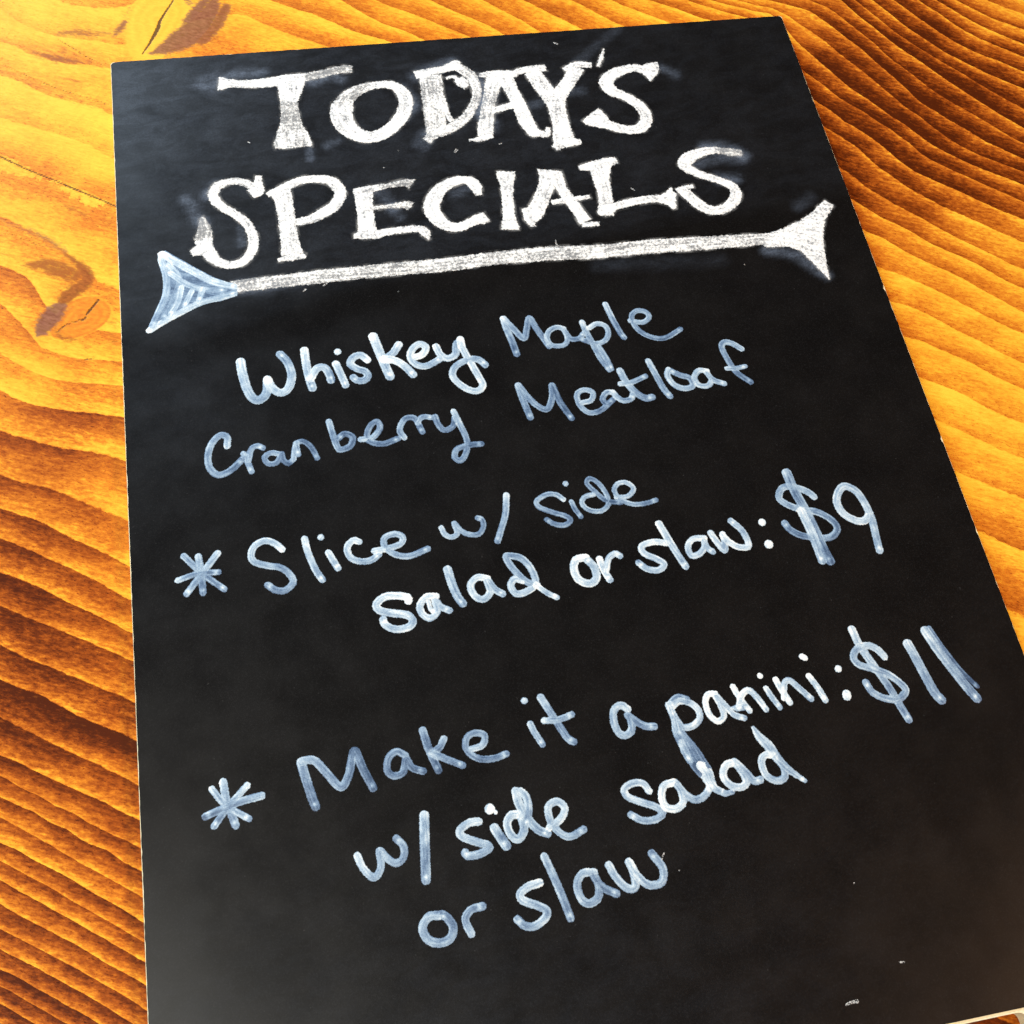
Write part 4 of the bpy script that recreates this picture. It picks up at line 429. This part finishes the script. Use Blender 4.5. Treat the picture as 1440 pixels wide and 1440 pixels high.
def prism(name, pts, z0, z1, mat, parent):
    bm = bmesh.new()
    lo = [bm.verts.new((x / 1000, y / 1000, z0)) for x, y in pts]; hi = [bm.verts.new((x / 1000, y / 1000, z1)) for x, y in pts]
    bm.faces.new(hi); bm.faces.new(lo[::-1]); n = len(pts)
    for i in range(n): bm.faces.new((lo[i], lo[(i + 1) % n], hi[(i + 1) % n], hi[i]))
    bmesh.ops.recalc_face_normals(bm, faces=bm.faces)
    m = bpy.data.meshes.new(name); bm.to_mesh(m); bm.free(); m.materials.append(mat)
    o = bpy.data.objects.new(name, m); col.objects.link(o); o.parent = parent
    return o
core = prism('board', outline(0.0, NOTCH_Y - 0.9, 2.6), 0.0002, THICK - 0.00025, FIBRE, sign)
core['label'] = 'pale raw fibreboard showing only along the cut edges'

def build_face():
    ins = 0.22
    xs = np.unique(np.concatenate([np.linspace(ins, NOTCH_L - ins, 24), np.linspace(NOTCH_L - ins, NOTCH_R + 0.2, 131), np.linspace(NOTCH_R + 0.2, SIGN_W - ins, 26)]))
    ys = np.concatenate([np.linspace(-SIGN_H + ins, NOTCH_Y, 18), np.linspace(NOTCH_Y, -ins, 250)[1:]])
    gx, gy = np.meshgrid(xs, ys); W_ = len(xs); H_ = len(ys)
    P = np.stack([gx.ravel(), gy.ravel()], 1)
    x, y = P[:, 0], P[:, 1]
    # chalk powder rubbed in round the heading, wiped clean below the arrow along a slanting stroke of the cloth
    edge_y = -118 + 0.10 * (x - 20) - 6 * np.exp(-((x - 30) / 40) ** 2)
    top = sstep(-6, 10, y - edge_y)
    dust_sheen = 0.016 * top * (1.15 - 0.75 * sstep(100, 250, x)) + 0.0012
    dust_sheen += 0.034 * np.exp(-(((x - 5) / 55) ** 2 + ((y + 12) / 45) ** 2))  # blue window sheen painted into the top left corner, over some real chalk
    dust_sheen -= 0.0035 * np.exp(-((y - edge_y + 8 + 3 * np.sin(x / 17)) / 6) ** 2) * sstep(8, 30, x)
    wet = np.exp(-((y - edge_y + 8) / 8) ** 2)
    dust_sheen += 0.010 * sstep(-270, -390, y) * (1.1 - sstep(60, 240, x))  # paler towards the bottom, most at the left
    dust_sheen += 0.007 * np.exp(-(((x - 18) / 26) ** 2 + ((y + 150) / 30) ** 2))
    for flat, a in SMEARS:
        p, w = unpack(flat); sd, lat, run, L, c = stroke_field(P, p, w)
        dust_sheen = dust_sheen + a * 0.46 * (1 - sstep(-w.mean() * 0.5, 2.0, sd))
    z = np.full(len(P), THICK)
    V = np.column_stack([P / 1000.0, z])
    # ragged hand-cut edge
    rng = np.random.default_rng(3)
    brd = (x < ins + .01) | (x > SIGN_W - ins - .01)
    V[brd, 0] += rng.normal(0, 0.05, brd.sum()) / 1000
    brd = (y > -ins - .01); V[brd, 1] += rng.normal(0, 0.05, brd.sum()) / 1000
    for nx, ny, d in ((SIGN_W - ins, -138.0, 0.5), (SIGN_W - ins, -201.5, 0.55), (SIGN_W - ins, -235.0, 0.3)):
        k = np.argmin((x - nx) ** 2 + (y - ny) ** 2); V[k, 0] -= d / 1000
    for cx, cy, sx in ((ins, -ins, 1), (SIGN_W - ins, -ins, -1)):
        k = np.argmin((x - cx) ** 2 + (y - cy) ** 2); V[k, :2] = ((cx + sx * 0.45) / 1000, (cy - 0.45) / 1000)
    ii = (np.arange(H_ - 1)[:, None] * W_ + np.arange(W_ - 1)[None])
    cxm = (xs[:-1] + xs[1:]) / 2; cym = (ys[:-1] + ys[1:]) / 2
    keep = ~((cym[:, None] < NOTCH_Y) & (cxm[None] > NOTCH_L - ins) & (cxm[None] < NOTCH_R + 0.2))
    ii = ii[keep].ravel()
    F = np.stack([ii, ii + 1, ii + 1 + W_, ii + W_], 1)
    used, inv = np.unique(F, return_inverse=True); F = inv.reshape(-1, 4); V = V[used]
    o = mesh_obj('painted_face', V, F, PAINT, sign, dict(dust_sheen=dust_sheen[used], wiped=wet[used]), smooth=False)
    bm = bmesh.new(); bm.from_mesh(o.data)
    eds = [e_ for e_ in bm.edges if e_.is_boundary]
    r = bmesh.ops.extrude_edge_only(bm, edges=eds)
    for v in r['geom']:
        if isinstance(v, bmesh.types.BMVert): v.co.z -= 0.00023
    bmesh.ops.recalc_face_normals(bm, faces=bm.faces)
    if bm.faces[0].normal.z < 0: bmesh.ops.reverse_faces(bm, faces=bm.faces)
    bm.to_mesh(o.data); bm.free()
    o['label'] = 'matt black painted writing surface with chalk rubbed in round the heading and window sheen painted at top left'
build_face()

# ---------------------------------------------------------------- the writing
def write(word, medium, tone, letters, index):
    step = 0.24
    margin = 0.35 if medium == 'marker' else 1.25
    allp = np.vstack([unpack(f)[0] for _, st in letters for f, _, _ in st]); wmax = max(unpack(f)[1].max() for _, st in letters for f, _, _ in st)
    lo = allp.min(0) - wmax / 2 - 1.5; hi = allp.max(0) + wmax / 2 + 1.5
    xs = np.arange(lo[0], hi[0], step); ys = np.arange(lo[1], hi[1], step); W_, H_ = len(xs), len(ys)
    gx, gy = np.meshgrid(xs, ys); P = np.stack([gx.ravel(), gy.ravel()], 1); N = len(P)
    sd = np.full(N, 1e9); own = np.zeros(N, int); val = np.zeros(N); lat = np.zeros(N); run = np.zeros(N); sid = np.zeros(N); ht = np.zeros(N)
    rng = np.random.default_rng(index + 11)
    q = 0
    for li, (ln, strokes) in enumerate(letters):
        for flat, dens, poly in strokes:
            p, w = unpack(flat); q += 1
            if poly:
                d = poly_field(P, p); la = (P[:, 0] - p[0, 0]) * 0.3 + (P[:, 1] - p[0, 1]); ru = P[:, 0] - p[0, 0]; v = np.full(N, dens if medium == 'chalk' else tone * dens)
            else:
                d, la, ru, L, c = stroke_field(P, p, w, flat=(medium == 'chalk'))
                if medium == 'marker':
                    t = ru / max(L, 1e-6)
                    v = (0.44 + (tone - 0.5) * 0.80) * ((0.3 + 0.7 * dens) if word == 'arrowhead' else (0.75 + 0.25 * dens)) + (0.17 - 0.34 * t) * min(1, L / 12) + rng.normal(0, 0.06)
                    v = v + 0.5 * np.exp(-((P - c[-1] + (c[-1] - c[max(0, len(c) - 4)]) * 0.5) ** 2).sum(1) / 0.5) * (1 if L > 3 else 0.6)
                    v = v + 0.12 * np.exp(-((P - c[0]) ** 2).sum(1) / 2.2)
                    if dens < 0.7: v = v - 0.25
                else:
                    v = np.full(N, dens) + rng.normal(0, 0.03)
            inside = d < 0.25
            over = inside & (sd < -0.05)
            if medium == 'marker':
                ht = np.where(inside, np.maximum(ht, np.sqrt(np.clip(-d / 1.2, 0, 1))), ht)
                val = np.where(over, np.maximum(val, v) * 0.6 + 0.4 * v + 0.04, np.where(inside | (d < sd), v, val))
            else:
                ht = np.where(inside, np.maximum(ht, sstep(0, 0.8, -d)), ht)
                val = np.where(over, np.maximum(val, v) * 0.9 + 0.12, np.where(d < sd, v, val))
            upd = inside | (d < sd)
            lat = np.where(upd, la, lat); run = np.where(upd, ru, run); sid = np.where(upd, q + index * 3.7, sid)
            own = np.where(d < sd, li, own)
            sd = np.minimum(sd, d)
    if medium == 'chalk':                                # let heavy and light passes of the stick run into each other
        wgt = (sd < 0.1).astype(float).reshape(H_, W_); num = val.reshape(H_, W_) * wgt
        for _ in range(2):
            for ax in (0, 1):
                ker = np.ones(9) / 9
                num = np.apply_along_axis(np.convolve, ax, num, ker, 'same'); wgt = np.apply_along_axis(np.convolve, ax, wgt, ker, 'same')
        val = np.where(wgt.ravel() > 1e-3, (num / np.maximum(wgt, 1e-6)).ravel(), val)
    z = THICK + 0.00003 + index * 1.5e-6 + ht * (0.00012 if medium == 'marker' else 0.00006)
    V = np.column_stack([P / 1000.0, z])
    ii = (np.arange(H_ - 1)[:, None] * W_ + np.arange(W_ - 1)[None]).ravel()
    F = np.stack([ii, ii + 1, ii + 1 + W_, ii + W_], 1)
    F = F[(sd[F] < margin).any(1)]
    fo = own[F[:, 0]]
    single = len(letters) == 1 and word in ('asterisk', 'arrowhead')
    if single: root = sign
    else:
        root = empty('chalk_word' if medium == 'chalk' else 'written_word', (0, 0, 0), sign)
    for li, (ln, _) in enumerate(letters):
        f = F[fo == li]
        if not len(f): continue
        used, inv = np.unique(f, return_inverse=True)
        nm = 'letter' if ln.startswith('letter') else ('figure' if ln.startswith('figure') else ln)
        o = mesh_obj(nm, V[used], inv.reshape(-1, 4), INK if medium == 'marker' else CHALK, root,
                     dict(edge=sd[used], whiteness=val[used], side=lat[used], run=run[used], stroke=sid[used]))
        if single: return o
    return root

for i, (word, medium, tone, letters) in enumerate(WRITING):
    r = write(word, medium, tone, letters, i)
    if word == 'arrow':
        r.name = 'chalk_arrow'; r['label'] = 'white chalk arrow shaft with flared tail under the heading'
    elif word == 'arrowhead': r.name = 'arrow_head'; r['label'] = 'pale blue arrow head filled in with marker'
    elif word == 'asterisk': r.name = 'asterisk'
    elif medium == 'chalk': r['label'] = 'word %s in thick white chalk capitals' % word
    else: r['label'] = 'handwritten %s in white chalk marker' % word

def build_specks():
    for flat in SPECKS:
        p, w = unpack(flat); w = w * 0.6; lo = p.min(0) - 1; hi = p.max(0) + 1; s_ = 0.1
        xs = np.arange(lo[0], hi[0], s_); ys = np.arange(lo[1], hi[1], s_); W_, H_ = len(xs), len(ys)
        gx, gy = np.meshgrid(xs, ys); P = np.stack([gx.ravel(), gy.ravel()], 1)
        d, la, ru, L, c = stroke_field(P, p, w)
        ii = (np.arange(H_ - 1)[:, None] * W_ + np.arange(W_ - 1)[None]).ravel()
        F = np.stack([ii, ii + 1, ii + 1 + W_, ii + W_], 1); F = F[(d[F] < 0.05).any(1)]
        used, inv = np.unique(F, return_inverse=True)
        V = np.column_stack([P / 1000.0, np.full(len(P), THICK + 0.0001)])
        mesh_obj('chalk_crumb', V[used], inv.reshape(-1, 4), CRUMB, sign)
def crumb_material():
    M = Mat('chalk_crumb'); M.bsdf((0.55, 0.55, 0.54), 0.9, 0.1, None, M.rng(M.noise(M.pos(MM), 2.2, 3, 0.7), 0.42, 0.60)); return M.m
CRUMB = crumb_material()
build_specks()
